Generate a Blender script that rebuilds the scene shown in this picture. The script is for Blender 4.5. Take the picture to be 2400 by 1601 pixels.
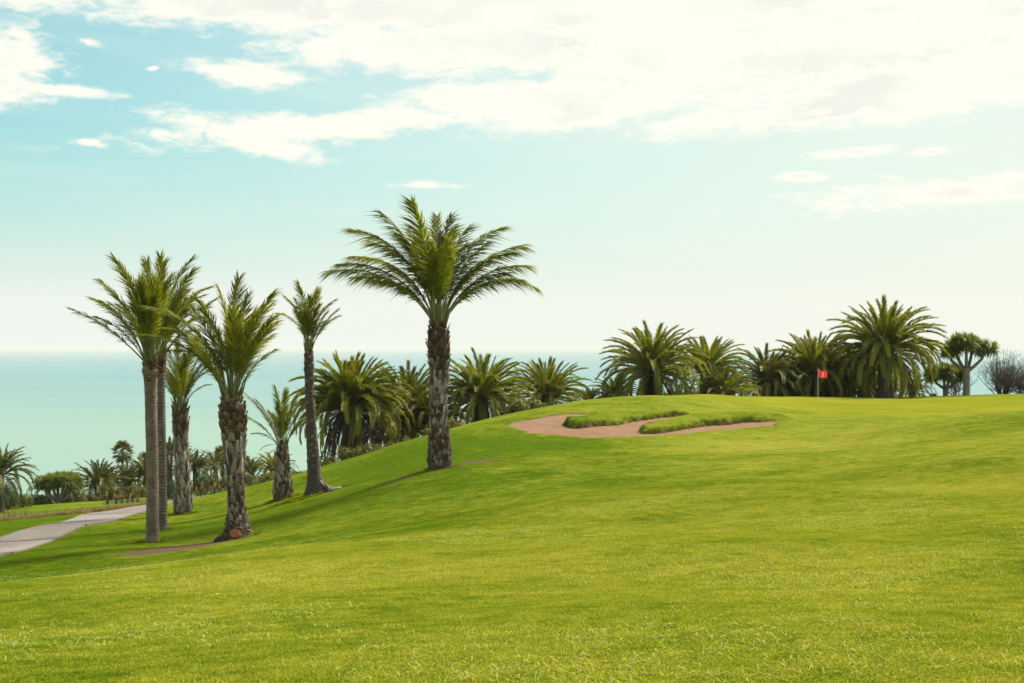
import bpy, math, random
import numpy as np
from mathutils import Matrix, Vector, Euler

R = math.radians
PI = math.pi
sc = bpy.context.scene
for o in list(bpy.data.objects):
    bpy.data.objects.remove(o)
C = sc.collection

# ------------------------------------------------------------------ camera
cam_data = bpy.data.cameras.new('camera')
cam_data.lens = 50.0
cam_data.sensor_width = 36.0
cam_data.shift_y = 0.0060
cam_data.clip_start = 0.1
cam_data.clip_end = 200000.0
camera = bpy.data.objects.new('camera', cam_data)
camera.location = (0, 0, 0)
camera.rotation_euler = (R(90), 0, 0)
C.objects.link(camera)
sc.camera = camera

# ------------------------------------------------------------------ light
SUN_AZ = 52.0          # degrees clockwise from the view direction (+Y)
SUN_EL = 48.0
SKY_STRENGTH = 0.10
EXPOSURE = 1.45
sun_dir = Vector((math.sin(R(SUN_AZ)) * math.cos(R(SUN_EL)),
                  math.cos(R(SUN_AZ)) * math.cos(R(SUN_EL)), math.sin(R(SUN_EL))))
sun_data = bpy.data.lights.new('sun', 'SUN')
sun_data.energy = 3.0
sun_data.angle = R(14)
sun_data.color = (1.0, 0.95, 0.84)
sun = bpy.data.objects.new('sun', sun_data)
sun.rotation_euler = (-sun_dir).to_track_quat('-Z', 'Y').to_euler()
sun.location = sun_dir * 200
C.objects.link(sun)

sc.view_settings.view_transform = 'Standard'
sc.view_settings.look = 'None'
sc.view_settings.exposure = EXPOSURE
sc.view_settings.gamma = 1.0
sc.view_settings.use_curve_mapping = False
sc.cycles.max_bounces = 8
sc.cycles.diffuse_bounces = 3
sc.cycles.glossy_bounces = 2
sc.cycles.transmission_bounces = 4
sc.cycles.transparent_max_bounces = 8
sc.cycles.volume_bounces = 0
sc.cycles.caustics_reflective = False
sc.cycles.caustics_refractive = False
sc.cycles.use_denoising = True

TERRAIN_POINTS = [
    (-3.31,7.6,-1.792), (-7.40,17.0,-2.958), (-11.09,25.5,-4.475), (-14.36,33.0,-5.297), (-18.27,42.0,-5.922),
    (-22.62,52.0,-6.708), (-26.97,62.0,-7.626), (-39.15,90.0,-10.719), (-50.03,115.0,-13.283),
    (-2.70,7.5,-1.769), (-4.03,11.2,-2.234), (-6.12,17.0,-2.902), (-9.00,25.0,-4.178), (-12.24,34.0,-5.131),
    (-15.12,42.0,-5.645), (-18.00,50.0,-6.360), (-21.60,60.0,-7.398), (-32.40,90.0,-10.611),
    (-41.40,115.0,-12.938), (-2.26,7.4,-1.745), (-3.52,11.5,-2.260), (-5.66,18.5,-3.019), (-8.26,27.0,-4.293),
    (-11.02,36.0,-5.130), (-13.46,44.0,-5.544), (-15.61,51.0,-6.028), (-18.36,60.0,-7.020),
    (-27.54,90.0,-10.125), (-35.19,115.0,-12.489), (-1.84,7.3,-1.721), (-3.02,12.0,-2.286), (-5.04,20.0,-3.108),
    (-7.06,28.0,-4.259), (-9.83,39.0,-5.312), (-11.34,45.0,-5.670), (-13.36,53.0,-6.074), (-15.12,60.0,-6.642),
    (-22.68,90.0,-9.774), (-28.98,115.0,-12.110), (-4.60,21.0,-3.163), (-6.35,29.0,-4.272), (-9.20,42.0,-5.355),
    (-11.39,52.0,-5.928), (-14.45,66.0,-7.049), (-19.71,90.0,-9.531), (-25.19,115.0,-11.558), (-1.39,7.2,-1.698),
    (-2.32,12.0,-2.250), (-4.25,22.0,-3.234), (-5.70,29.5,-4.257), (-7.15,37.0,-4.951), (-9.08,47.0,-5.429),
    (-10.82,56.0,-5.678), (-14.49,75.0,-7.763), (-20.29,105.0,-10.553), (-0.96,7.1,-1.674), (-1.62,12.0,-2.214),
    (-3.24,24.0,-3.312), (-4.19,31.0,-4.157), (-6.21,46.0,-4.720), (-7.56,56.0,-4.872), (-10.13,75.0,-6.863),
    (-13.50,100.0,-9.150), (-5.47,57.0,-4.361), (-7.20,75.0,-6.075), (-0.35,7.0,-1.651), (-0.61,12.0,-2.178),
    (-1.32,26.0,-3.315), (-1.62,32.0,-3.840), (-1.93,38.0,-3.819), (-2.23,44.0,-3.749), (-2.89,57.0,-3.506),
    (-3.80,75.0,-5.063), (-4.82,95.0,-6.983), (0.10,6.9,-1.627), (0.18,12.0,-2.142), (0.44,29.0,-3.393),
    (0.54,36.0,-3.618), (0.66,44.0,-3.564), (0.80,53.0,-3.355), (0.95,63.0,-2.835), (1.20,80.0,-4.080),
    (2.70,53.0,-3.371), (3.42,67.0,-2.513), (4.34,85.0,-3.698), (0.62,6.9,-1.627), (1.04,11.6,-2.036),
    (1.89,21.0,-2.741), (2.61,29.0,-3.132), (3.69,41.0,-3.383), (4.77,53.0,-3.323), (5.40,60.0,-2.970),
    (6.39,71.0,-2.386), (7.92,88.0,-3.432), (3.08,20.5,-2.675), (5.10,34.0,-3.213), (7.95,53.0,-3.260),
    (9.15,61.0,-2.837), (10.20,68.0,-2.652), (11.70,78.0,-2.644), (13.80,92.0,-3.395), (1.46,6.8,-1.603),
    (2.43,11.3,-1.983), (4.73,22.0,-2.739), (7.31,34.0,-3.213), (10.76,50.0,-3.375), (13.34,62.0,-3.162),
    (15.49,72.0,-3.197), (17.21,80.0,-3.120), (18.93,88.0,-3.036), (21.08,98.0,-3.616), (5.94,22.0,-2.607),
    (9.72,36.0,-2.970), (12.96,48.0,-2.923), (16.20,60.0,-2.880), (19.44,72.0,-3.024), (24.03,89.0,-3.151),
    (10.71,35.0,-2.783), (14.99,49.0,-2.543), (17.44,57.0,-2.907), (22.34,73.0,-3.088), (27.23,89.0,-3.071),
    (29.99,98.0,-3.440), (2.38,6.6,-1.556), (3.96,11.0,-1.931), (7.92,22.0,-2.541), (11.52,32.0,-2.688),
    (15.12,42.0,-2.482), (18.00,50.0,-2.190), (20.88,58.0,-2.819), (24.84,69.0,-2.960), (31.32,87.0,-2.871),
    (35.28,98.0,-3.381), (2.83,6.5,-1.533), (9.57,22.0,-2.475), (18.27,42.0,-2.331), (21.75,50.0,-1.905),
    (26.10,60.0,-2.718), (37.85,87.0,-2.793), (42.63,98.0,-3.381), (-81.00,150.0,-20.000),
    (-113.40,210.0,-40.000), (-65.25,150.0,-20.000), (-91.35,210.0,-40.000), (-54.00,150.0,-20.000),
    (-75.60,210.0,-40.000), (-37.80,150.0,-20.000), (-52.92,210.0,-40.000), (-20.25,150.0,-20.000),
    (-28.35,210.0,-40.000), (-7.61,150.0,-20.000), (-10.65,210.0,-40.000), (1.88,125.0,-9.500),
    (2.25,150.0,-18.000), (3.15,210.0,-40.000), (15.00,125.0,-9.500), (18.00,150.0,-18.000),
    (25.20,210.0,-40.000), (26.89,125.0,-9.500), (32.27,150.0,-18.000), (45.17,210.0,-40.000),
    (41.25,125.0,-9.500), (49.50,150.0,-18.000), (69.30,210.0,-40.000), (54.38,125.0,-9.500),
    (65.25,150.0,-18.000), (91.35,210.0,-40.000), (67.50,125.0,-9.500), (81.00,150.0,-18.000),
    (113.40,210.0,-40.000), (-160.00,300.0,-66.000), (-160.00,450.0,-85.000), (-90.00,300.0,-66.000),
    (-90.00,450.0,-85.000), (-30.00,300.0,-66.000), (-30.00,450.0,-85.000), (30.00,300.0,-66.000),
    (30.00,450.0,-85.000), (90.00,300.0,-66.000), (90.00,450.0,-85.000), (160.00,300.0,-66.000),
    (160.00,450.0,-85.000), (0.00,0.0,-1.620), (-6.00,0.0,-1.900), (-15.00,0.0,-3.200), (-40.00,0.0,-6.000),
    (12.00,0.0,-1.200), (40.00,0.0,-1.500), (0.00,-20.0,-1.200), (-40.00,-30.0,-5.000), (40.00,-30.0,0.000),
    (-80.00,60.0,-12.000), (-80.00,100.0,-18.000), (80.00,40.0,-1.000), (90.00,90.0,-5.000), (-80.00,0.0,-9.000),
    (80.00,0.0,-1.000), (-60.00,30.0,-8.500), (-34.00,42.0,-7.300), (-30.00,20.0,-5.400)]
CLOUD_BANKS = [
    (-0.0231, 0.2339, 0.4591, 0.0190, 0.00, 1.30),
    (-0.3456, 0.1875, 0.0325, 0.0274, 0.00, 1.00),
    (-0.3043, 0.1708, 0.0335, 0.0038, -0.03, 0.90),
    (-0.1819, 0.1865, 0.0444, 0.0078, -0.07, 1.00),
    (-0.0078, 0.2078, 0.1439, 0.0190, 0.03, 1.30),
    (-0.1326, 0.2045, 0.0181, 0.0106, 0.00, 1.00),
    (-0.1266, 0.1532, 0.1266, 0.0103, 0.09, 1.10),
    (-0.1863, 0.1436, 0.0591, 0.0090, -0.24, 1.00),
    (0.0320, 0.1708, 0.1163, 0.0190, 0.05, 1.25),
    (0.1742, 0.2047, 0.2079, 0.0332, 0.00, 1.40),
    (0.2759, 0.1745, 0.1758, 0.0221, 0.09, 1.30),
    (0.2183, 0.1581, 0.0788, 0.0045, 0.10, 1.00),
    (-0.0659, 0.1130, 0.0290, 0.0028, -0.02, 0.80),
    (0.2372, 0.1333, 0.0289, 0.0039, 0.07, 0.85),
    (0.2872, 0.1315, 0.0169, 0.0032, 0.05, 0.80),
    (0.3040, 0.1049, 0.0948, 0.0099, 0.05, 0.85),
    (0.2008, 0.1172, 0.0147, 0.0036, 0.00, 0.85),
    (-0.2889, 0.2031, 0.0098, 0.0026, -0.26, 0.80),
    (-0.2861, 0.1367, 0.0090, 0.0026, -0.14, 0.70),
    (-0.2470, 0.1882, 0.0040, 0.0015, 0.17, 0.70),
    (0.2617, 0.1150, 0.0114, 0.0024, -0.14, 0.60),
    (0.1172, 0.1549, 0.0272, 0.0036, 0.03, 0.80),
]
SOIL_PATCHES = [(-8.21, 34.80, 3.00, 1.40, 1.37, 1.15), (-7.23, 36.80, 1.10, 0.90, 0.00, 1.10), (-1.20, 45.60, 2.10, 0.75, 1.13, 1.00), (-2.23, 44.00, 0.85, 0.70, 0.00, 1.10), (-3.50, 43.00, 1.60, 0.50, 1.00, 0.85), (-6.24, 46.00, 0.80, 0.60, 0.00, 0.80), (-7.73, 48.00, 0.60, 0.50, 0.00, 0.80), (-0.18, 30.00, 1.80, 0.35, 0.80, 0.55), (-11.55, 50.00, 0.70, 0.60, 0.00, 0.70), (-7.96, 30.50, 2.50, 0.50, 1.00, 0.55)]
BRUSH_PATCHES = [(-21.59, 61.00, 3.20, 2.20, 0.30), (-18.67, 61.00, 2.50, 1.20, 0.20), (-17.28, 64.00, 2.20, 4.00, 0.00), (-24.55, 62.00, 5.00, 3.00, 0.00)]
GREEN_CENTRE = (21.5, 77.0)
GREEN_RADII = (13.5, 10.5)
PATH_LINE = [(-10.5,10),(-11.8,18),(-12.9,26),(-13.7,34),(-14.15,42),(-14.45,50),(-14.4,58),(-14.55,66),(-15.0,74),(-14.5,84),(-12.5,94)]
PALM_FEET = [(-9.85,39,.42,26),(-10.56,43,.3,12),(-11.55,50,.6,40),(-7.15,37,.55,22),(-7.73,48,.5,30),(-6.9,45.6,.75,60),(-6.2,46,.7,26),(-2.23,44,.5,12)]
LAWN_FLOWERS = [(-4.45, 15.6, 'yellow lawn flower by itself near the brow of the slope'), (-2.82, 13.6, 'yellow lawn flower lying lowest on the near lawn'), (-2.29, 15.4, 'yellow lawn flower next to a dark bare spot')]
HAZE_DENSITY = 8.0e-5


# ------------------------------------------------------------------ node helpers
def nd(t, kind, **kw):
    n = t.nodes.new(kind)
    for k, v in kw.items():
        if k.startswith('i_'):
            key = k[2:]
            n.inputs[int(key) if key.isdigit() else key.replace('_', ' ')].default_value = v
        else:
            setattr(n, k, v)
    return n

def lk(t, a, b):
    t.links.new(a, b)

def math_node(t, op, a, b=None, c=None, clamp=False):
    n = t.nodes.new('ShaderNodeMath')
    n.operation = op
    n.use_clamp = clamp
    for i, v in enumerate((a, b, c)):
        if v is None:
            continue
        if isinstance(v, (int, float)):
            n.inputs[i].default_value = v
        else:
            t.links.new(v, n.inputs[i])
    return n.outputs[0]

def smooth(t, v, lo, hi):
    n = t.nodes.new('ShaderNodeMapRange')
    n.interpolation_type = 'SMOOTHSTEP'
    t.links.new(v, n.inputs['Value'])
    n.inputs['From Min'].default_value = lo
    n.inputs['From Max'].default_value = hi
    return n.outputs['Result']

def mixc(t, f, a, b, blend='MIX'):
    n = t.nodes.new('ShaderNodeMix')
    n.data_type = 'RGBA'
    n.blend_type = blend
    for sock, v in ((n.inputs[0], f), (n.inputs[6], a), (n.inputs[7], b)):
        if isinstance(v, (int, float)):
            sock.default_value = v
        elif isinstance(v, (tuple, list)):
            sock.default_value = (*v[:3], 1)
        else:
            t.links.new(v, sock)
    return n.outputs[2]

def noise(t, vec, scale, detail=3, rough=0.5, dist=0.0):
    n = t.nodes.new('ShaderNodeTexNoise')
    n.inputs['Scale'].default_value = scale
    n.inputs['Detail'].default_value = detail
    n.inputs['Roughness'].default_value = rough
    n.inputs['Distortion'].default_value = dist
    if vec is not None:
        t.links.new(vec, n.inputs['Vector'])
    return n.outputs['Fac']

# ------------------------------------------------------------------ sky
world = bpy.data.worlds.new('World')
sc.world = world
world.use_nodes = True
wt = world.node_tree
wt.nodes.clear()
wout = nd(wt, 'ShaderNodeOutputWorld')
bg = nd(wt, 'ShaderNodeBackground')
bg.inputs['Strength'].default_value = SKY_STRENGTH
lk(wt, bg.outputs[0], wout.inputs['Surface'])
sky = nd(wt, 'ShaderNodeTexSky')
sky.sky_type = 'NISHITA'
sky.sun_disc = False
sky.sun_elevation = R(SUN_EL)
sky.sun_rotation = R(SUN_AZ)
sky.altitude = 60
sky.air_density = 1.0
sky.dust_density = 2.0
sky.ozone_density = 1.5
tc = nd(wt, 'ShaderNodeTexCoord')
nrm = nd(wt, 'ShaderNodeVectorMath', operation='NORMALIZE')
lk(wt, tc.outputs['Generated'], nrm.inputs[0])
sep = nd(wt, 'ShaderNodeSeparateXYZ')
lk(wt, nrm.outputs[0], sep.inputs[0])
az = math_node(wt, 'ARCTAN2', sep.outputs[0], sep.outputs[1])
el = math_node(wt, 'ARCSINE', sep.outputs[2])
azel = nd(wt, 'ShaderNodeCombineXYZ')
lk(wt, az, azel.inputs[0])
lk(wt, el, azel.inputs[1])
# cloud banks lying over the sea, frayed by noise
warp_v = nd(wt, 'ShaderNodeVectorMath', operation='MULTIPLY')
warp_v.inputs[1].default_value = (1, 1, 2.6)
lk(wt, nrm.outputs[0], warp_v.inputs[0])
big = noise(wt, warp_v.outputs[0], 16, 9, 0.60, 0.3)
fine = noise(wt, warp_v.outputs[0], 55, 8, 0.62, 0.4)
bank = None
for (ca, ce, ra, re, rot, amp) in CLOUD_BANKS:
    m = nd(wt, 'ShaderNodeMapping', vector_type='TEXTURE')
    m.inputs['Location'].default_value = (ca, ce, 0)
    m.inputs['Rotation'].default_value = (0, 0, rot)
    m.inputs['Scale'].default_value = (ra, re, 1)
    lk(wt, azel.outputs[0], m.inputs['Vector'])
    ln = nd(wt, 'ShaderNodeVectorMath', operation='LENGTH')
    lk(wt, m.outputs[0], ln.inputs[0])
    v = math_node(wt, 'MULTIPLY_ADD', ln.outputs['Value'], -amp * 1.0, amp * 1.0)
    bank = v if bank is None else math_node(wt, 'MAXIMUM', bank, v)
# away from this part of the sky the same broken cloud goes on all round
wide = noise(wt, warp_v.outputs[0], 3.2, 4, 0.55)
wide = math_node(wt, 'MULTIPLY_ADD', wide, 5.0, -2.2)
w_el = smooth(wt, el, 0.225, 0.30)
w_az = smooth(wt, math_node(wt, 'ABSOLUTE', az), 0.38, 0.50)
w_lo = smooth(wt, el, 0.06, 0.14)
w_out = math_node(wt, 'MAXIMUM', w_el, math_node(wt, 'MULTIPLY', w_az, w_lo))
wide = math_node(wt, 'MULTIPLY_ADD', math_node(wt, 'SUBTRACT', 1.0, w_out), -4.0, wide)
bank = math_node(wt, 'MAXIMUM', bank, wide)
bank = math_node(wt, 'MINIMUM', bank, 0.95)
fray = math_node(wt, 'MULTIPLY_ADD', big, 2.1, -1.0)
fray2 = math_node(wt, 'MULTIPLY_ADD', fine, 2.0, -1.0)
dens = math_node(wt, 'ADD', math_node(wt, 'ADD', bank, fray), fray2)
mask = smooth(wt, dens, -0.35, 0.55)
# thin streaks of high veil
streak_v = nd(wt, 'ShaderNodeVectorMath', operation='MULTIPLY')
streak_v.inputs[1].default_value = (1, 1, 9)
lk(wt, nrm.outputs[0], streak_v.inputs[0])
streak = noise(wt, streak_v.outputs[0], 5, 6, 0.55)
streak = math_node(wt, 'MULTIPLY', smooth(wt, streak, 0.45, 0.75), 0.22)
# clear sky: nishita, tinted as this picture is graded, paling in the damp air low down and near the sun
clear = mixc(wt, 1.0, sky.outputs[0], (0.05, 0.53, 0.49), 'MULTIPLY')
sdot = nd(wt, 'ShaderNodeVectorMath', operation='DOT_PRODUCT')
lk(wt, nrm.outputs[0], sdot.inputs[0])
sdot.inputs[1].default_value = sun_dir
glow = smooth(wt, sdot.outputs['Value'], 0.22, 0.74)
low = math_node(wt, 'POWER', 2.718, math_node(wt, 'MULTIPLY', math_node(wt, 'MAXIMUM', el, 0.0), -8.4))
veil = math_node(wt, 'MAXIMUM', math_node(wt, 'MULTIPLY', glow, 0.88), math_node(wt, 'MULTIPLY', low, 1.0))
veil = math_node(wt, 'SUBTRACT', 1.0, math_node(wt, 'MULTIPLY', math_node(wt, 'SUBTRACT', 1.0, math_node(wt, 'MULTIPLY', glow, 0.88)),
                 math_node(wt, 'SUBTRACT', 1.0, math_node(wt, 'MINIMUM', math_node(wt, 'MULTIPLY', low, 1.30), 1.0))))
veil_col = mixc(wt, glow, (3.2, 3.4, 3.15), (3.45, 3.48, 3.05))
clear = mixc(wt, veil, clear, veil_col)
clear = mixc(wt, streak, clear, veil_col)
shade = smooth(wt, noise(wt, warp_v.outputs[0], 7, 5, 0.55), 0.42, 0.68)
cloud_col = mixc(wt, math_node(wt, 'MULTIPLY', shade, smooth(wt, dens, 0.35, 0.9)), (3.75,3.72,3.3), (3.25,3.28,3.0))
final = mixc(wt, mask, clear, cloud_col)
lk(wt, final, bg.inputs['Color'])

# ------------------------------------------------------------------ ground shape
PTS = np.array(TERRAIN_POINTS)
RS = 30.0
def _phi(r2):
    return np.where(r2 > 1e-12, 0.5 * r2 * np.log(np.maximum(r2, 1e-12)), 0)
_X = PTS[:, :2] / RS
_n = len(PTS)
_A = np.zeros((_n + 3, _n + 3))
_A[:_n, :_n] = _phi(((_X[:, None] - _X[None]) ** 2).sum(-1)) + 2e-4 * np.eye(_n)
_A[:_n, _n] = 1
_A[:_n, _n + 1:] = _X
_A[_n, :_n] = 1
_A[_n + 1:, :_n] = _X.T
_b = np.zeros(_n + 3)
_b[:_n] = PTS[:, 2]
_W = np.linalg.solve(_A, _b)

def base_height(x, y):
    x = np.asarray(x, float); y = np.asarray(y, float)
    sh = x.shape
    q = np.stack([x.ravel() / RS, y.ravel() / RS], 1)
    out = np.empty(len(q))
    for i in range(0, len(q), 16000):
        p = q[i:i + 16000]
        out[i:i + 16000] = _phi(((p[:, None] - _X[None]) ** 2).sum(-1)) @ _W[:_n] + _W[_n] + p @ _W[_n + 1:]
    return out.reshape(sh)

# the bunker: one sheet of sand in three lobes, two tongues of turf between them
def catmull(pts, n=8):
    pts = [np.array(p, float) for p in pts]
    out = []
    m = len(pts)
    for i in range(m):
        a, b, c, d = pts[i - 1], pts[i], pts[(i + 1) % m], pts[(i + 2) % m]
        for k in range(n):
            t = k / n
            out.append(0.5 * (2 * b + (c - a) * t + (2 * a - 5 * b + 4 * c - d) * t * t + (3 * b - a - 3 * c + d) * t ** 3))
    return np.array(out)

SAND_A = catmull([(0.05,56.70), (0.82,54.60), (2.09,53.60), (3.51,53.20), (4.82,53.50), (4.95,54.60), (5.71,56.80), (6.63,58.30), (7.38,59.40), (7.18,59.80), (6.55,59.30), (5.05,58.00), (4.21,57.00), (3.03,56.20), (2.28,56.30), (2.27,57.30), (2.93,59.20), (3.61,60.20), (2.62,60.30), (1.61,59.60), (0.52,58.30)])
SAND_B = catmull([(4.64,53.30), (5.80,53.70), (6.89,54.30), (8.48,55.20), (9.78,56.20), (10.60,57.20), (10.35,57.50), (8.77,57.10), (7.49,56.10), (6.24,54.90), (5.21,54.30), (4.76,54.00)])

def poly_sd(poly, x, y):
    """signed distance, positive inside"""
    p = np.stack([x.ravel(), y.ravel()], 1)
    d2 = np.full(len(p), 1e9)
    inside = np.zeros(len(p), bool)
    n = len(poly)
    for i in range(n):
        a = poly[i]; b = poly[(i + 1) % n]
        e = b - a
        w = p - a
        t = np.clip((w @ e) / max(e @ e, 1e-12), 0, 1)
        q = w - t[:, None] * e
        d2 = np.minimum(d2, (q * q).sum(1))
        c = ((a[1] <= p[:, 1]) & (b[1] > p[:, 1])) | ((b[1] <= p[:, 1]) & (a[1] > p[:, 1]))
        if e[1] != 0:
            xi = a[0] + (p[:, 1] - a[1]) / e[1] * e[0]
            inside ^= c & (p[:, 0] < xi)
    d = np.sqrt(d2)
    return np.where(inside, d, -d).reshape(x.shape)

def wobble(x, y):
    return (0.07 * np.sin(2.9 * x + 1.3 * y) + 0.05 * np.sin(5.7 * x - 4.1 * y + 1.0) + 0.035 * np.sin(11.3 * x + 7.7 * y + 2.0))

def sand_sd(x, y):
    return np.maximum(poly_sd(SAND_A, x, y), poly_sd(SAND_B, x, y)) + wobble(x, y)

def seg_dist(x, y, pts):
    d = np.full(x.shape, 1e9)
    for (ax, ay), (bx, by) in zip(pts[:-1], pts[1:]):
        ex, ey = bx - ax, by - ay
        t = np.clip(((x - ax) * ex + (y - ay) * ey) / (ex * ex + ey * ey), 0, 1)
        d = np.minimum(d, np.hypot(x - ax - t * ex, y - ay - t * ey))
    return d

TONGUE_1 = [(2.57,57.00), (4.02,58.20), (5.34,59.30), (6.69,60.30)]
TONGUE_2 = [(5.31,55.30), (6.45,56.60), (7.69,57.60), (9.09,58.30), (10.55,58.60)]
BACK_LIP = [(0.71,59.20), (1.82,60.60), (3.12,61.20), (4.59,61.20)]

def sand_height(x, y):
    return base_height(x, y) - 0.035 + 0.10 * sstep(y, 55.8, 58.8) + 0.015 * np.sin(1.7 * x + 0.6 * y) + 0.012 * np.sin(3.1 * x - 2.3 * y)

def sstep(a, lo, hi):
    t = np.clip((a - lo) / (hi - lo), 0, 1)
    return t * t * (3 - 2 * t)

def height(x, y):
    x = np.asarray(x, float); y = np.asarray(y, float)
    z = base_height(x, y)
    near = (x > -4) & (x < 16) & (y > 49) & (y < 67)
    if near.any():
        xs, ys = x[near], y[near]
        zz = z[near]
        b = 0.30 * sstep(-seg_dist(xs, ys, TONGUE_1), -1.6, -0.35)
        b = np.maximum(b, (0.22 + 0.12 * sstep(xs, 5.2, 7.5)) * sstep(-seg_dist(xs, ys, TONGUE_2), -1.6, -0.35))
        b = np.maximum(b, 0.15 * sstep(-seg_dist(xs, ys, BACK_LIP), -1.9, -0.5))
        sd = sand_sd(xs, ys)
        turf = zz + b
        t = sstep(sd, -0.16, 0.16)
        sand = np.minimum(sand_height(xs, ys) - 0.10, turf)
        z = z.copy()
        z[near] = turf * (1 - t) + sand * t
    # gentle rolls of the fairway, small unevenness of the turf
    z = z + 0.075 * np.sin(0.43 * y - 0.22 * x + 1.0 + 0.6 * np.sin(0.21 * x)) * sstep(y, 11, 20) * (1 - sstep(y, 40, 49)) * sstep(x, -6, 3)
    return z + 0.018 * np.sin(0.9 * x + 0.5 * y) * np.sin(0.33 * y - 0.2 * x) + 0.010 * np.sin(2.3 * x - 1.1 * y)

def hz(x, y):
    return float(height(np.array([x]), np.array([y]))[0])

# ------------------------------------------------------------------ mesh helpers
class MB:
    """collects vertices and faces of one mesh"""
    def __init__(self):
        self.v = []; self.f = []; self.m = []; self.tone = []
    def add(self, verts, faces, mat=0, tone=0.5):
        o = len(self.v)
        self.v.extend([tuple(p) for p in verts])
        self.f.extend([tuple(i + o for i in f) for f in faces])
        self.m.extend([mat] * len(faces))
        self.tone.extend([tone] * len(verts))
    def tube(self, pts, rad, n=8, mat=0, cap=True, tone=0.5, jitter=None):
        pts = [Vector(p) for p in pts]
        o = len(self.v)
        ref = Vector((0.13, 0.97, 0.21)).normalized()
        for i, p in enumerate(pts):
            t = (pts[min(i + 1, len(pts) - 1)] - pts[max(i - 1, 0)]).normalized()
            a = t.cross(ref)
            if a.length < 1e-4:
                a = t.cross(Vector((1, 0, 0)))
            a.normalize()
            b = t.cross(a)
            for k in range(n):
                th = 2 * PI * k / n
                r = rad[i] * (jitter(i, k) if jitter else 1)
                self.v.append(tuple(p + a * (r * math.cos(th)) + b * (r * math.sin(th))))
                self.tone.append(tone)
        for i in range(len(pts) - 1):
            for k in range(n):
                self.f.append((o + i * n + k, o + i * n + (k + 1) % n, o + (i + 1) * n + (k + 1) % n, o + (i + 1) * n + k))
                self.m.append(mat)
        if cap:
            self.f.append(tuple(o + k for k in range(n))[::-1]); self.m.append(mat)
            self.f.append(tuple(o + (len(pts) - 1) * n + k for k in range(n))); self.m.append(mat)
    def mesh(self, name, mats, smooth=True):
        me = bpy.data.meshes.new(name)
        me.from_pydata(self.v, [], self.f)
        for m in mats:
            me.materials.append(m)
        me.polygons.foreach_set('material_index', self.m)
        me.polygons.foreach_set('use_smooth', [smooth] * len(self.f))
        at = me.attributes.new('tone', 'FLOAT', 'POINT')
        at.data.foreach_set('value', self.tone)
        me.update()
        return me

def put(name, mesh, parent=None, loc=(0, 0, 0), mat=None, label=None):
    o = bpy.data.objects.new(name, mesh)
    C.objects.link(o)
    o.parent = parent
    if mat is not None:
        o.matrix_local = mat
    else:
        o.location = loc
    if label:
        o['label'] = label
    return o

def thing(name, label, cat, loc, group=None):
    o = bpy.data.objects.new(name, None)
    o.empty_display_size = 0.3
    C.objects.link(o)
    o.location = loc
    o['label'] = label
    o['category'] = cat
    if group:
        o['group'] = group
    return o

def grid_mesh(name, xs, ys, zfun, mats):
    gx, gy = np.meshgrid(xs, ys)
    gz = zfun(gx, gy)
    nx, ny = len(xs), len(ys)
    co = np.stack([gx.ravel(), gy.ravel(), gz.ravel()], 1)
    idx = np.arange(nx * ny).reshape(ny, nx)
    fa = np.stack([idx[:-1, :-1], idx[:-1, 1:], idx[1:, 1:], idx[1:, :-1]], -1).reshape(-1, 4)
    me = bpy.data.meshes.new(name)
    me.vertices.add(len(co)); me.vertices.foreach_set('co', co.ravel())
    me.loops.add(fa.size); me.loops.foreach_set('vertex_index', fa.ravel().astype(np.int32))
    me.polygons.add(len(fa))
    me.polygons.foreach_set('loop_start', np.arange(0, fa.size, 4, dtype=np.int32))
    me.polygons.foreach_set('loop_total', np.full(len(fa), 4, dtype=np.int32))
    me.polygons.foreach_set('use_smooth', np.ones(len(fa), bool))
    for m in mats:
        me.materials.append(m)
    me.update(calc_edges=True)
    me.validate()
    return me, co

# ------------------------------------------------------------------ materials
def new_mat(name):
    m = bpy.data.materials.new(name)
    m.use_nodes = True
    t = m.node_tree
    t.nodes.clear()
    out = nd(t, 'ShaderNodeOutputMaterial')
    p = nd(t, 'ShaderNodeBsdfPrincipled')
    lk(t, p.outputs[0], out.inputs['Surface'])
    return m, t, p, out

def set_col(t, p, c):
    if isinstance(c, (tuple, list)):
        p.inputs['Base Color'].default_value = (*c[:3], 1)
    else:
        lk(t, c, p.inputs['Base Color'])

def bump(t, p, h, strength=0.5, dist=0.02):
    b = nd(t, 'ShaderNodeBump')
    b.inputs['Strength'].default_value = strength
    b.inputs['Distance'].default_value = dist
    lk(t, h, b.inputs['Height'])
    lk(t, b.outputs[0], p.inputs['Normal'])

G_DARK = (0.066, 0.112, 0.006)
G_MID = (0.155, 0.182, 0.016)
G_YEL = (0.228, 0.228, 0.032)

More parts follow.
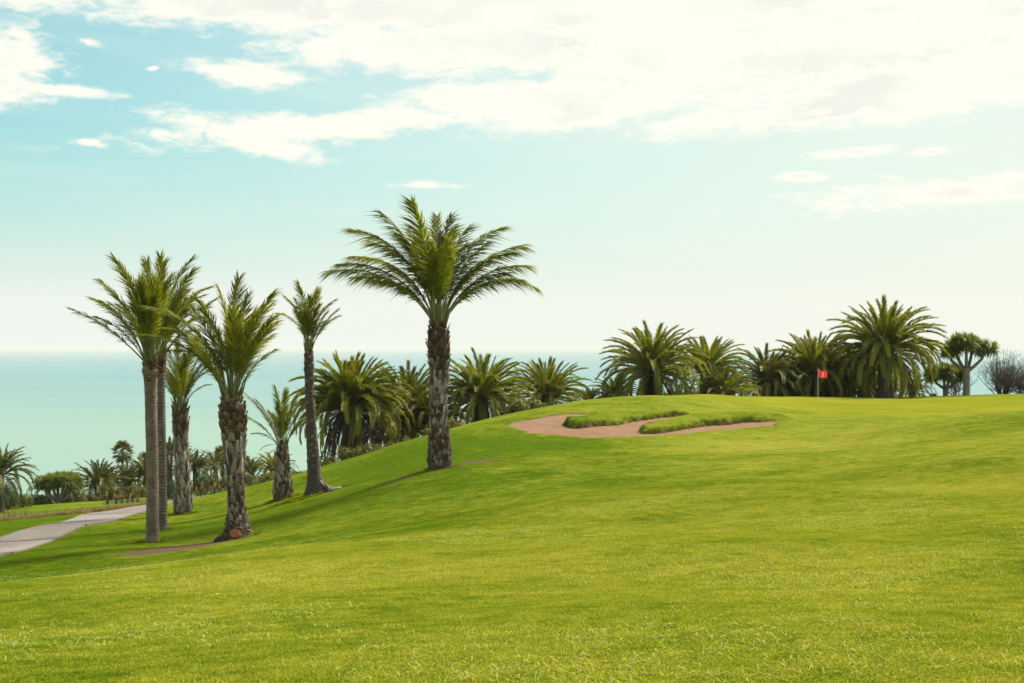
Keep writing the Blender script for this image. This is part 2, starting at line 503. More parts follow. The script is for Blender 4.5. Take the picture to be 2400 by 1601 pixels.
def lawn_colour(t):
    """turf colour from the place on the ground: broad worn and lush areas, mower drag, fine mottling"""
    g = nd(t, 'ShaderNodeNewGeometry')
    pos = g.outputs['Position']
    a = noise(t, pos, 0.11, 3, 0.55)
    b = noise(t, pos, 0.55, 4, 0.6, 0.4)
    c = noise(t, pos, 3.2, 4, 0.65)
    d = noise(t, pos, 24, 3, 0.6)
    v = math_node(t, 'ADD', math_node(t, 'MULTIPLY', a, 0.40), math_node(t, 'MULTIPLY', b, 0.30))
    v = math_node(t, 'ADD', v, math_node(t, 'MULTIPLY', c, 0.42))
    v = math_node(t, 'ADD', v, math_node(t, 'MULTIPLY', d, 0.30))
    # the level fairway is yellower, the slope below it darker and greener
    sp = nd(t, 'ShaderNodeSeparateXYZ')
    lk(t, pos, sp.inputs[0])
    distant = math_node(t, 'MULTIPLY', smooth(t, math_node(t, 'MULTIPLY_ADD', sp.outputs[0], -0.5, sp.outputs[1]), 23, 32), smooth(t, math_node(t, 'MULTIPLY_ADD', sp.outputs[0], -1.0, 20.0), 8, 26))
    v = math_node(t, 'SUBTRACT', v, math_node(t, 'MULTIPLY_ADD', distant, 0.13, 0.68))
    v = math_node(t, 'MULTIPLY_ADD', v, 3.6, 0.5, clamp=True)
    r = nd(t, 'ShaderNodeValToRGB')
    e = r.color_ramp.elements
    e[0].position = 0.05; e[0].color = (*G_DARK, 1)
    e[1].position = 0.95; e[1].color = (*G_YEL, 1)
    m = e.new(0.5); m.color = (*G_MID, 1)
    lk(t, v, r.inputs[0])
    return r.outputs[0], pos, v

# turf
M_TURF, t, p, out = new_mat('turf')
col, pos, v = lawn_colour(t)
soil_shade_at = nd(t, 'ShaderNodeAttribute', attribute_name='soil')  # bare earth patches, plus shade painted along the bunker lips
sn = noise(t, pos, 2.2, 6, 0.7)
sm = math_node(t, 'ADD', soil_shade_at.outputs['Fac'], math_node(t, 'MULTIPLY_ADD', sn, 2.0, -1.15))
sm = math_node(t, 'MULTIPLY', smooth(t, sm, 0.30, 0.75), smooth(t, soil_shade_at.outputs['Fac'], 0.02, 0.2))
soil_shade_c = mixc(t, noise(t, pos, 9, 4, 0.6), (0.075, 0.048, 0.028), (0.165, 0.112, 0.072))
col = mixc(t, sm, col, soil_shade_c)
dry_at = nd(t, 'ShaderNodeAttribute', attribute_name='scrub')
dn = smooth(t, math_node(t, 'ADD', dry_at.outputs['Fac'], math_node(t, 'MULTIPLY_ADD', sn, 0.6, -0.3)), 0.4, 0.65)
dry_c = mixc(t, noise(t, pos, 1.5, 4, 0.6), (0.05, 0.045, 0.018), (0.14, 0.10, 0.05))
col = mixc(t, dn, col, dry_c)
set_col(t, p, col)
p.inputs['Roughness'].default_value = 0.75
p.inputs['Specular IOR Level'].default_value = 0.0
hgt = math_node(t, 'ADD', noise(t, pos, 45, 3, 0.7), math_node(t, 'MULTIPLY', noise(t, pos, 9, 4, 0.65), 2.2))
bump(t, p, hgt, 0.9, 0.035)

def leaf_mat(name, c0, c1, c2, trans=0.35, rough=0.5, spec=0.4, lawn=False):
    """leaf: colour by leaf and by plant, light shining through"""
    m, t, p, out = new_mat(name)
    tone = nd(t, 'ShaderNodeAttribute', attribute_name='tone').outputs['Fac']
    if lawn:
        col, pos, v = lawn_colour(t)
        f = math_node(t, 'MULTIPLY_ADD', tone, 2.0, 0.75)
        col = mixc(t, 1.0, col, f, 'MULTIPLY')
        col = mixc(t, smooth(t, tone, 0.93, 1.0), col, c2)
    else:
        rnd = nd(t, 'ShaderNodeObjectInfo').outputs['Random']
        f = math_node(t, 'ADD', math_node(t, 'MULTIPLY', tone, 0.6), math_node(t, 'MULTIPLY', rnd, 0.4))
        r = nd(t, 'ShaderNodeValToRGB')
        e = r.color_ramp.elements
        e[0].position = 0.12; e[0].color = (*c0, 1)
        e[1].position = 0.88; e[1].color = (*c2, 1)
        mm = e.new(0.5); mm.color = (*c1, 1)
        lk(t, f, r.inputs[0])
        col = r.outputs[0]
    set_col(t, p, col)
    p.inputs['Roughness'].default_value = rough
    p.inputs['Specular IOR Level'].default_value = spec
    tr = nd(t, 'ShaderNodeBsdfTranslucent')
    lk(t, mixc(t, 1.0, col, (1.35, 1.25, 0.6), 'MULTIPLY'), tr.inputs['Color'])
    mx = nd(t, 'ShaderNodeMixShader')
    mx.inputs[0].default_value = trans
    lk(t, p.outputs[0], mx.inputs[1])
    lk(t, tr.outputs[0], mx.inputs[2])
    lk(t, mx.outputs[0], out.inputs['Surface'])
    return m

def bark_mat(name, c0, c1, scale=14, zs=1.0, rough=0.9, b=0.6, dist=0.02, per=0.25):
    m, t, p, out = new_mat(name)
    tcn = nd(t, 'ShaderNodeTexCoord')
    mp = nd(t, 'ShaderNodeMapping')
    mp.inputs['Scale'].default_value = (1, 1, zs)
    lk(t, tcn.outputs['Object'], mp.inputs['Vector'])
    n1 = noise(t, mp.outputs[0], scale, 5, 0.65)
    n2 = noise(t, tcn.outputs['Object'], 2.5, 3, 0.6)
    rnd = nd(t, 'ShaderNodeObjectInfo').outputs['Random']
    tone = nd(t, 'ShaderNodeAttribute', attribute_name='tone').outputs['Fac']
    f = math_node(t, 'ADD', math_node(t, 'MULTIPLY', n1, 0.7), math_node(t, 'MULTIPLY', n2, 0.35))
    f = math_node(t, 'ADD', f, math_node(t, 'MULTIPLY_ADD', rnd, per * 2, -per))
    f = math_node(t, 'ADD', f, math_node(t, 'MULTIPLY_ADD', tone, 0.6, -0.3))
    col = mixc(t, smooth(t, f, 0.28, 0.80), c0, c1)
    set_col(t, p, col)
    p.inputs['Roughness'].default_value = rough
    p.inputs['Specular IOR Level'].default_value = 0.2
    bump(t, p, n1, b, dist)
    return m

M_DATE = leaf_mat('date_palm_leaflet', (0.065, 0.088, 0.008), (0.150, 0.178, 0.016), (0.270, 0.275, 0.035), 0.45, 0.5, 0.25)
M_CANARY = leaf_mat('canary_palm_leaflet', (0.070, 0.095, 0.009), (0.170, 0.195, 0.016), (0.310, 0.300, 0.034), 0.44, 0.45, 0.3)
M_YOUNG = leaf_mat('young_palm_leaflet', (0.06, 0.075, 0.007), (0.13, 0.138, 0.011), (0.21, 0.195, 0.02), 0.33, 0.5)
M_FAR = leaf_mat('seaside_palm_leaflet', (0.040, 0.052, 0.010), (0.095, 0.110, 0.020), (0.185, 0.180, 0.042), 0.30, 0.5)
M_RACHIS = leaf_mat('palm_rachis', (0.10, 0.11, 0.035), (0.17, 0.17, 0.06), (0.26, 0.25, 0.10), 0.05, 0.5)
M_DEADLEAF = leaf_mat('dead_palm_leaflet', (0.055, 0.042, 0.030), (0.115, 0.090, 0.066), (0.21, 0.17, 0.13), 0.15, 0.8, 0.1)
M_DRAGON = leaf_mat('dragon_tree_leaf', (0.048, 0.080, 0.012), (0.115, 0.155, 0.020), (0.21, 0.24, 0.045), 0.3, 0.45, 0.2)
M_SHRUB = leaf_mat('shrub_leaf', (0.04, 0.055, 0.010), (0.115, 0.122, 0.024), (0.21, 0.19, 0.05), 0.25, 0.6, 0.2)
M_SHRUB_G = leaf_mat('fresh_shrub_leaf', (0.018, 0.045, 0.010), (0.045, 0.085, 0.016), (0.10, 0.14, 0.03), 0.25, 0.55, 0.3)
M_SHRUB_B = leaf_mat('dry_shrub_leaf', (0.030, 0.022, 0.016), (0.080, 0.062, 0.048), (0.15, 0.12, 0.09), 0.15, 0.8, 0.1)
M_ALOE = leaf_mat('aloe_leaf', (0.03, 0.05, 0.022), (0.06, 0.085, 0.035), (0.11, 0.13, 0.06), 0.1, 0.45, 0.4)
M_FLOWER = leaf_mat('aloe_flower', (0.26, 0.12, 0.012), (0.36, 0.19, 0.02), (0.42, 0.29, 0.04), 0.2, 0.6, 0.2)
M_STRAW = leaf_mat('dry_grass_blade', (0.10, 0.085, 0.03), (0.24, 0.19, 0.075), (0.36, 0.30, 0.14), 0.25, 0.7, 0.2)
M_BLADE = leaf_mat('grass_blade', None, None, (0.42, 0.41, 0.16), 0.30, 0.8, 0.0, lawn=True)
M_ROUGH = leaf_mat('rough_grass_blade', (0.075, 0.125, 0.004), (0.17, 0.225, 0.008), (0.30, 0.30, 0.03), 0.35, 0.8, 0.0)
M_LIP = leaf_mat('bunker_lip_blade', (0.030, 0.042, 0.006), (0.080, 0.105, 0.010), (0.165, 0.175, 0.022), 0.3, 0.8, 0.0)
M_BARK_RING = bark_mat('ringed_palm_bark', (0.11, 0.085, 0.066), (0.36, 0.285, 0.222), 9, 5.0, b=0.6)
M_BARK_RING_D = bark_mat('dark_ringed_palm_bark', (0.075, 0.060, 0.050), (0.32, 0.27, 0.22), 10, 5.0, b=0.7)
M_BARK_CORE = bark_mat('shaggy_palm_core', (0.025, 0.017, 0.012), (0.10, 0.07, 0.05), 18)
M_BOOT_BROWN = bark_mat('brown_leaf_base', (0.060, 0.036, 0.022), (0.23, 0.145, 0.09), 26, per=0.2)
M_BOOT_GREY = bark_mat('grey_leaf_base', (0.12, 0.100, 0.084), (0.40, 0.36, 0.315), 26, per=0.2)
M_BOOT_DARK = bark_mat('dark_leaf_base', (0.055, 0.040, 0.030), (0.28, 0.23, 0.18), 26, per=0.3)
M_CANARY_BARK = bark_mat('canary_palm_bark', (0.020, 0.016, 0.013), (0.13, 0.105, 0.088), 9)
M_DRAGON_BARK = bark_mat('dragon_tree_bark', (0.17, 0.145, 0.125), (0.36, 0.33, 0.30), 6, b=0.4)
M_TWIG = bark_mat('bare_twig', (0.055, 0.040, 0.036), (0.16, 0.125, 0.115), 6, b=0.2)
M_CUT = bark_mat('sawn_root_face', (0.15, 0.055, 0.018), (0.36, 0.16, 0.07), 16, b=0.5)
M_STEM = bark_mat('shrub_stem', (0.05, 0.038, 0.028), (0.14, 0.11, 0.085), 9, b=0.3)

# ------------------------------------------------------------------ the ground
def axis(segs):
    out = []
    for a, b, s in segs:
        out += list(np.arange(a, b - 1e-6, s))
    out.append(segs[-1][1])
    return np.array(out)

gxs = axis([(-420, -120, 25), (-120, -50, 5), (-50, -20, 1.0), (-20, -3, 0.35), (-3, 15, 0.12), (15, 45, 0.6), (45, 120, 5), (120, 420, 25)])
gys = axis([(-60, -10, 5), (-10, 4, 1.0), (4, 30, 0.3), (30, 50, 0.4), (50, 64, 0.12), (64, 100, 0.6), (100, 150, 2), (150, 460, 10)])
g_mesh, co = grid_mesh('ground', gxs, gys, height, [M_TURF])
gx, gy = co[:, 0], co[:, 1]

def blob(x, y, cx, cy, rx, ry, a=0.0):
    c, s = math.cos(a), math.sin(a)
    u = ((x - cx) * c + (y - cy) * s) / rx
    w = (-(x - cx) * s + (y - cy) * c) / ry
    return np.clip(1.0 - np.sqrt(u * u + w * w), 0, 1)

soil = np.zeros(len(gx))
for (cx, cy, rx, ry, a, k) in SOIL_PATCHES:
    soil = np.maximum(soil, k * np.minimum(1, 2.2 * blob(gx, gy, cx, cy, rx, ry, a)))
bx = (gx > -3) & (gx < 14) & (gy > 50) & (gy < 64)
lipsd = sand_sd(gx[bx], gy[bx])
soil[bx] = np.maximum(soil[bx], sstep(lipsd, -0.15, 0.02))  # brown earth at the lip, widened to paint the dark shade under it
# planted scrub beyond the lawns, above the shore
rim = np.interp(gx, [-420, -60, -42, -36, -30, -24, -19, -14, -9.5, -4, 0, 6, 14, 420], [66, 66, 124, 119, 115, 112, 100, 68, 64, 66, 69, 77, 101, 101])
scrub = sstep(gy - rim, -0.6, 1.2)
for (cx, cy, rx, ry, a) in BRUSH_PATCHES:
    scrub = np.maximum(scrub, np.minimum(1, 2.0 * blob(gx, gy, cx, cy, rx, ry, a)))
for nm, arr in (('soil', soil), ('scrub', scrub)):
    at = g_mesh.attributes.new(nm, 'FLOAT', 'POINT')
    at.data.foreach_set('value', arr.astype(np.float32))
ground = put('ground', g_mesh)
ground['kind'] = 'structure'
ground['label'] = 'rolling green lawn of a golf course falling towards the sea'

# sand of the bunker
M_SAND, t, p, out = new_mat('bunker_sand')
g = nd(t, 'ShaderNodeNewGeometry')
pos = g.outputs['Position']
rk = nd(t, 'ShaderNodeMapping')
rk.inputs['Rotation'].default_value = (0, 0, 0.5)
rk.inputs['Scale'].default_value = (1.0, 5.0, 1.0)
lk(t, pos, rk.inputs['Vector'])
col = mixc(t, noise(t, pos, 1.3, 4, 0.6), (0.185, 0.096, 0.054), (0.290, 0.165, 0.096))
col = mixc(t, smooth(t, noise(t, rk.outputs[0], 2.2, 5, 0.75), 0.42, 0.75), col, (0.38, 0.245, 0.155))
set_col(t, p, col)
p.inputs['Roughness'].default_value = 0.95
p.inputs['Specular IOR Level'].default_value = 0.1
bump(t, p, math_node(t, 'ADD', noise(t, rk.outputs[0], 7, 4, 0.7), noise(t, pos, 30, 3, 0.7)), 0.9, 0.06)
sx = np.arange(-1.5, 12.2, 0.14)
sy = np.arange(51.5, 62.6, 0.14)
SXX, SYY = np.meshgrid(sx, sy)
keep = sand_sd(SXX, SYY) > -0.32
mb = MB()
idx = {}
SZ = sand_height(SXX, SYY)
for j in range(len(sy) - 1):
    for i in range(len(sx) - 1):
        if keep[j, i] and keep[j + 1, i] and keep[j, i + 1] and keep[j + 1, i + 1]:
            f = []
            for (jj, ii) in ((j, i), (j, i + 1), (j + 1, i + 1), (j + 1, i)):
                if (jj, ii) not in idx:
                    idx[(jj, ii)] = len(mb.v)
                    mb.v.append((SXX[jj, ii], SYY[jj, ii], SZ[jj, ii])); mb.tone.append(0.5)
                f.append(idx[(jj, ii)])
            mb.f.append(tuple(f)); mb.m.append(0)
sand = put('bunker_sand', mb.mesh('bunker_sand', [M_SAND]))
sand['kind'] = 'structure'
sand['label'] = 'reddish sand of the bunker between two grass tongues'

# the putting green: short mown, paler and smoother than the turf round it
M_GREEN, t, p, out = new_mat('putting_green')
g = nd(t, 'ShaderNodeNewGeometry')
pos = g.outputs['Position']
mp = nd(t, 'ShaderNodeMapping')
mp.inputs['Rotation'].default_value = (0, 0, 0.35)
mp.inputs['Scale'].default_value = (0.25, 1.6, 1)
lk(t, pos, mp.inputs['Vector'])
f = math_node(t, 'ADD', math_node(t, 'MULTIPLY', noise(t, pos, 0.25, 3, 0.5), 0.6), math_node(t, 'MULTIPLY', noise(t, mp.outputs[0], 1.2, 4, 0.6), 0.5))
f = math_node(t, 'ADD', f, math_node(t, 'MULTIPLY', noise(t, pos, 9, 3, 0.6), 0.15))
set_col(t, p, mixc(t, smooth(t, f, 0.40, 0.85), (0.128, 0.150, 0.009), (0.190, 0.188, 0.018)))
p.inputs['Roughness'].default_value = 0.8
p.inputs['Specular IOR Level'].default_value = 0.0
bump(t, p, noise(t, pos, 60, 3, 0.7), 0.5, 0.01)
mb = MB()
NR, NA = 40, 120
gc = np.array(GREEN_CENTRE)
for j in range(NR + 1):
    for k in range(NA):
        th = 2 * PI * k / NA
        rr = j / NR
        ex = GREEN_RADII[0] * (1 + 0.07 * math.sin(3 * th + 0.6) + 0.05 * math.sin(2 * th + 2.0))
        ey = GREEN_RADII[1] * (1 + 0.07 * math.sin(3 * th + 0.6) + 0.05 * math.sin(2 * th + 2.0))
        mb.v.append((gc[0] + ex * rr * math.cos(th), gc[1] + ey * rr * math.sin(th), 0)); mb.tone.append(0.5)
for j in range(NR):
    for k in range(NA):
        mb.f.append((j * NA + k, j * NA + (k + 1) % NA, (j + 1) * NA + (k + 1) % NA, (j + 1) * NA + k)); mb.m.append(0)
vv = np.array(mb.v)
rim_drop = np.repeat(np.arange(NR + 1) / NR, NA)
vv[:, 2] = height(vv[:, 0], vv[:, 1]) + 0.035 - 0.09 * sstep(rim_drop, 0.97, 1.0)
mb.v = [tuple(q) for q in vv]
me = mb.mesh('putting_green', [M_GREEN])
green = put('putting_green', me)
green['kind'] = 'structure'
green['label'] = 'closely mown pale putting green round the flag'

# the cart path: cast concrete slabs with open joints
M_SLAB, t, p, out = new_mat('path_concrete')
g = nd(t, 'ShaderNodeNewGeometry')
pos = g.outputs['Position']
rnd = nd(t, 'ShaderNodeObjectInfo').outputs['Random']
f = math_node(t, 'ADD', math_node(t, 'MULTIPLY', noise(t, pos, 0.8, 5, 0.65), 0.7), math_node(t, 'MULTIPLY', rnd, 0.5))
col = mixc(t, smooth(t, f, 0.25, 0.85), (0.100, 0.080, 0.070), (0.200, 0.166, 0.146))
col = mixc(t, math_node(t, 'MULTIPLY', smooth(t, noise(t, pos, 3, 6, 0.75), 0.55, 0.75), 0.5), col, (0.10, 0.085, 0.07))
set_col(t, p, col)
p.inputs['Roughness'].default_value = 0.9
bump(t, p, noise(t, pos, 25, 4, 0.7), 0.4, 0.01)
PATH = np.array(PATH_LINE)
seg = np.hypot(*np.diff(PATH, axis=0).T)
cum = np.concatenate([[0], np.cumsum(seg)])
path_root = put('cart_path', None)
path_root['kind'] = 'structure'
path_root['label'] = 'pale concrete cart path winding down the slope'
rng = random.Random(5)
s0 = 0.0
def path_at(s):
    x = np.interp(s, cum, PATH[:, 0]); y = np.interp(s, cum, PATH[:, 1])
    e = 0.8
    dx = np.interp(s + e, cum, PATH[:, 0]) - np.interp(s - e, cum, PATH[:, 0])
    dy = np.interp(s + e, cum, PATH[:, 1]) - np.interp(s - e, cum, PATH[:, 1])
    l = math.hypot(dx, dy)
    return x, y, dy / l, -dx / l
while s0 < cum[-1] - 1.0:
    L = rng.uniform(2.9, 4.1)
    s1 = min(s0 + L, cum[-1] - 0.8)
    mb = MB()
    nl, nw = 7, 5
    skew = rng.uniform(-0.15, 0.15)
    top = []
    for i in range(nl):
        for j in range(nw):
            q = (j / (nw - 1) - 0.5)
            s = s0 + 0.035 + (s1 - s0 - 0.07) * i / (nl - 1) + skew * q
            x, y, nx_, ny_ = path_at(s)
            w = 1.95 + (rng.uniform(-0.05, 0.05) if j in (0, nw - 1) else 0)
            top.append((x + nx_ * q * w, y + ny_ * q * w))
    zz = height(np.array([a for a, b in top]), np.array([b for a, b in top]))
    lift = 0.05 + rng.uniform(-0.012, 0.012)
    n = len(top)
    mb.add([(a, b, z + lift) for (a, b), z in zip(top, zz)] + [(a, b, z - 0.12) for (a, b), z in zip(top, zz)],
           [(i * nw + j, (i + 1) * nw + j, (i + 1) * nw + j + 1, i * nw + j + 1) for i in range(nl - 1) for j in range(nw - 1)]
           + [(i * nw, i * nw + n, (i + 1) * nw + n, (i + 1) * nw) for i in range(nl - 1)]
           + [(i * nw + nw - 1, (i + 1) * nw + nw - 1, (i + 1) * nw + nw - 1 + n, i * nw + nw - 1 + n) for i in range(nl - 1)]
           + [(j, j + 1, j + 1 + n, j + n) for j in range(nw - 1)]
           + [((nl - 1) * nw + j + 1, (nl - 1) * nw + j, (nl - 1) * nw + j + n, (nl - 1) * nw + j + 1 + n) for j in range(nw - 1)])
    put('slab', mb.mesh('slab', [M_SLAB], smooth=False), path_root)
    s0 = s1

# ------------------------------------------------------------------ the sea
M_SEA, t, p, out = new_mat('sea_water')
g = nd(t, 'ShaderNodeNewGeometry')
pos = g.outputs['Position']
mp = nd(t, 'ShaderNodeMapping')
mp.inputs['Scale'].default_value = (0.35, 1.0, 1)
lk(t, pos, mp.inputs['Vector'])
broad = noise(t, mp.outputs[0], 0.0012, 4, 0.55)
sep_p = nd(t, 'ShaderNodeSeparateXYZ')
lk(t, pos, sep_p.inputs[0])
deep = math_node(t, 'ADD', math_node(t, 'LOGARITHM', sep_p.outputs[1], 10.0), math_node(t, 'MULTIPLY_ADD', broad, 0.5, -0.25))
sea_c = mixc(t, smooth(t, deep, 2.9, 3.55), (0.165, 0.265, 0.205), (0.045, 0.19, 0.222))
swm = nd(t, 'ShaderNodeMapping')
swm.inputs['Scale'].default_value = (0.0009, 0.007, 1)
lk(t, pos, swm.inputs['Vector'])
swell = noise(t, swm.outputs[0], 1.0, 6, 0.65)
sea_c = mixc(t, math_node(t, 'MULTIPLY', smooth(t, swell, 0.35, 0.70), 0.35), sea_c, (0.20, 0.30, 0.27))
set_col(t, p, sea_c)
p.inputs['Roughness'].default_value = 0.35
p.inputs['IOR'].default_value = 1.33
p.inputs['Specular IOR Level'].default_value = 0.18
wv = math_node(t, 'ADD', noise(t, mp.outputs[0], 0.12, 4, 0.6), math_node(t, 'MULTIPLY', noise(t, mp.outputs[0], 0.9, 3, 0.6), 0.3))
bump(t, p, wv, 1.0, 0.35)
SEA_Z = -60.0
mb = MB()
ys_ = [120, 300, 600, 1200, 2500, 5000, 10000, 20000, 40000, 70000]
for y in ys_:
    for x in (-1, -0.3, 0.3, 1):
        mb.v.append((x * max(y, 600) * 1.0, y, SEA_Z)); mb.tone.append(0.5)
for j in range(len(ys_) - 1):
    for i in range(3):
        mb.f.append((j * 4 + i, j * 4 + i + 1, (j + 1) * 4 + i + 1, (j + 1) * 4 + i)); mb.m.append(0)
sea = put('sea', mb.mesh('sea', [M_SEA], smooth=False))
sea['kind'] = 'structure'
sea['label'] = 'calm turquoise sea reaching a hazy horizon'

# ------------------------------------------------------------------ palm fronds
def frond_mesh(name, seed, mats, bend, petiole=0.16, n=85, leaf=0.125, width=0.0075, sweep=(62, 24), dih=(5, 35),
               droop=0.12, rag=0.12, power=1.25, taper=0.55, thick=0.011, clump=0.0, gap=0.0):
    """one feather leaf, unit chord along +X, arched towards +Z"""
    rg = random.Random(seed)
    N = 18
    ang = [-(bend) * ((i / N) ** power) for i in range(N + 1)]
    pts = [Vector((0, 0, 0))]
    for i in range(N):
        a = R(ang[i])
        pts.append(pts[-1] + Vector((math.cos(a), 0, math.sin(a))) / N)
    ch = pts[-1]
    rot = Matrix.Rotation(math.atan2(ch.z, ch.x), 3, 'Y')
    k = 1.0 / ch.length
    side_sway = rg.uniform(-0.05, 0.05)
    pts = [rot @ p * k for p in pts]
    pts = [p + Vector((0, side_sway * (i / N) ** 2, 0)) for i, p in enumerate(pts)]
    mb = MB()
    mb.tube(pts, [thick * (1 - 0.86 * (i / N) ** 0.8) + (0.010 if i == 0 else 0) for i in range(N + 1)], 4, 1, True, 0.5)
    def at(s):
        f = s * N
        i = min(int(f), N - 1)
        u = f - i
        p = pts[i].lerp(pts[i + 1], u)
        t = (pts[min(i + 2, N)] - pts[max(i - 1, 0)]).normalized()
        return p, t
    Y = Vector((0, 1, 0))
    off = 0.0
    for i in range(n):
        u = (i + rg.uniform(-0.3, 0.3)) / n
        u = min(max(u, 0.0), 0.995)
        s = petiole + (1 - petiole) * u
        p, t = at(s)
        up = t.cross(Y)
        if up.z < 0:
            up = -up
        up = (Y.cross(t)) if up.length < 1e-4 else up
        for sd in (-1, 1):
            if rg.random() < gap:
                continue
            sw = R(sweep[0] + (sweep[1] - sweep[0]) * u ** 0.8 + rg.uniform(-8, 8))
            dh = R(rg.uniform(*dih))
            d = t * math.cos(sw) + Y * (sd * math.sin(sw) * math.cos(dh)) + up * (math.sin(sw) * math.sin(dh))
            ln = leaf * (math.sin(PI * (0.10 + 0.80 * u)) ** taper) * rg.uniform(1 - rag, 1 + rag)
            if u < 0.12:
                ln *= 0.45 + u / 0.12 * 0.55
            w = (t - d * t.dot(d))
            if w.length < 1e-3:
                w = up.copy()
            w.normalize()
            tw = rg.uniform(-0.6, 0.6)
            w = (w * math.cos(tw) + d.cross(w) * math.sin(tw)) * width * rg.uniform(0.8, 1.2)
            g1 = Vector((0, 0, -1)) * droop * ln
            m_ = p + d * (ln * 0.5) + g1 * 0.22
            e_ = p + d * (ln * 0.97) + g1 * rg.uniform(0.6, 1.5)
            tone = min(1, max(0, rg.gauss(0.5, 0.2)))
            mb.add([p - w * 0.35, p + w * 0.35, m_ + w * 0.5, m_ - w * 0.5, e_], [(0, 1, 2, 3), (3, 2, 4)], 0, tone)
    return mb.mesh(name, mats, smooth=False)

FR = {}
def frond_set(kind, bends, seeds, mats, **kw):
    FR[kind] = [(b, [frond_mesh('frond', hash((kind, b, s)) % 100000 if False else (b * 131 + s * 17 + len(kind) * 7), mats, b, **kw) for s in range(seeds)]) for b in bends]

frond_set('date', (10, 28, 48, 72, 98), 3, [M_DATE, M_RACHIS], petiole=0.25, n=88, leaf=0.165, width=0.01, sweep=(50, 22), dih=(-12, 42), droop=0.28, rag=0.22, gap=0.04)
frond_set('feather', (10, 28, 48, 72, 98), 3, [M_DATE, M_RACHIS], petiole=0.27, n=105, leaf=0.172, width=0.009, sweep=(58, 25), dih=(-35, 30), droop=0.5, rag=0.25, gap=0.03)
frond_set('canary', (12, 35, 60, 85, 115, 145), 3, [M_CANARY, M_RACHIS], petiole=0.10, n=105, leaf=0.15, width=0.0125, sweep=(55, 22), dih=(8, 48), droop=0.08, rag=0.10, taper=0.45, power=1.7)
frond_set('young', (12, 35, 60, 85, 115, 145), 2, [M_YOUNG, M_RACHIS], petiole=0.10, n=95, leaf=0.15, width=0.013, sweep=(55, 22), dih=(0, 42), droop=0.12, rag=0.12, taper=0.45, power=1.7)
frond_set('far', (12, 35, 60, 85, 115), 2, [M_FAR, M_RACHIS], petiole=0.12, n=60, leaf=0.165, width=0.018, sweep=(55, 22), dih=(0, 42), droop=0.10, rag=0.15, taper=0.5)
frond_set('dead', (20, 45, 75), 2, [M_DEADLEAF, M_DEADLEAF], petiole=0.12, n=70, leaf=0.10, width=0.010, sweep=(26, 12), dih=(-60, 10), droop=0.35, rag=0.3, gap=0.15)

def frond_matrix(tip, base, roll=0.0, scale=None):
    v = Vector(tip)
    L = v.length
    a = math.atan2(v.y, v.x)
    e = math.atan2(v.z, math.hypot(v.x, v.y))
    X = v / L
    Z = Vector((-math.sin(e) * math.cos(a), -math.sin(e) * math.sin(a), math.cos(e)))
    Y = Z.cross(X)
    c, s = math.cos(roll), math.sin(roll)
    Y, Z = Y * c + Z * s, Z * c - Y * s
    S = L
    W = scale or L
    return Matrix(((X.x * S, Y.x * W, Z.x * W, base[0]), (X.y * S, Y.y * W, Z.y * W, base[1]), (X.z * S, Y.z * W, Z.z * W, base[2]), (0, 0, 0, 1)))

def pick(kind, bend, rg):
    b, ms = min(FR[kind], key=lambda q: abs(q[0] - bend))
    return rg.choice(ms)

def add_frond(crown, kind, tip, rg, bend, r0=0.08, name='frond', wide=None, drop=0.0):
    a = math.atan2(tip[1], tip[0])
    base = (math.cos(a) * r0, math.sin(a) * r0, rg.uniform(-0.06, 0.06) - drop)
    put(name, pick(kind, bend, rg), crown, mat=frond_matrix(tip, base, rg.uniform(-0.25, 0.25), wide))

def heart_mesh(seed, r, h, n=14):
    """the bud of the crown: a sheaf of leaf stalks"""
    rg = random.Random(seed)
    mb = MB()
    for i in range(n):
        a = i * 2.39996
        q = r * math.sqrt((i + 0.5) / n)
        lean = 0.35 * q / r
        d = Vector((math.cos(a) * lean, math.sin(a) * lean, 1))
        b = Vector((math.cos(a) * q, math.sin(a) * q, -0.12))
        hh = h * rg.uniform(0.7, 1.1) * (1 - 0.4 * q / r)
        mb.tube([b, b + d * hh * 0.5, b + d * hh], [r * 0.26, r * 0.17, r * 0.05], 5, 0, True, rg.random())
    return mb.mesh('crown', [M_RACHIS])

# ------------------------------------------------------------------ palm trunks
def prof(profile, h):
    hs = [p[0] for p in profile]
    return float(np.interp(h, hs, [p[1] for p in profile]))

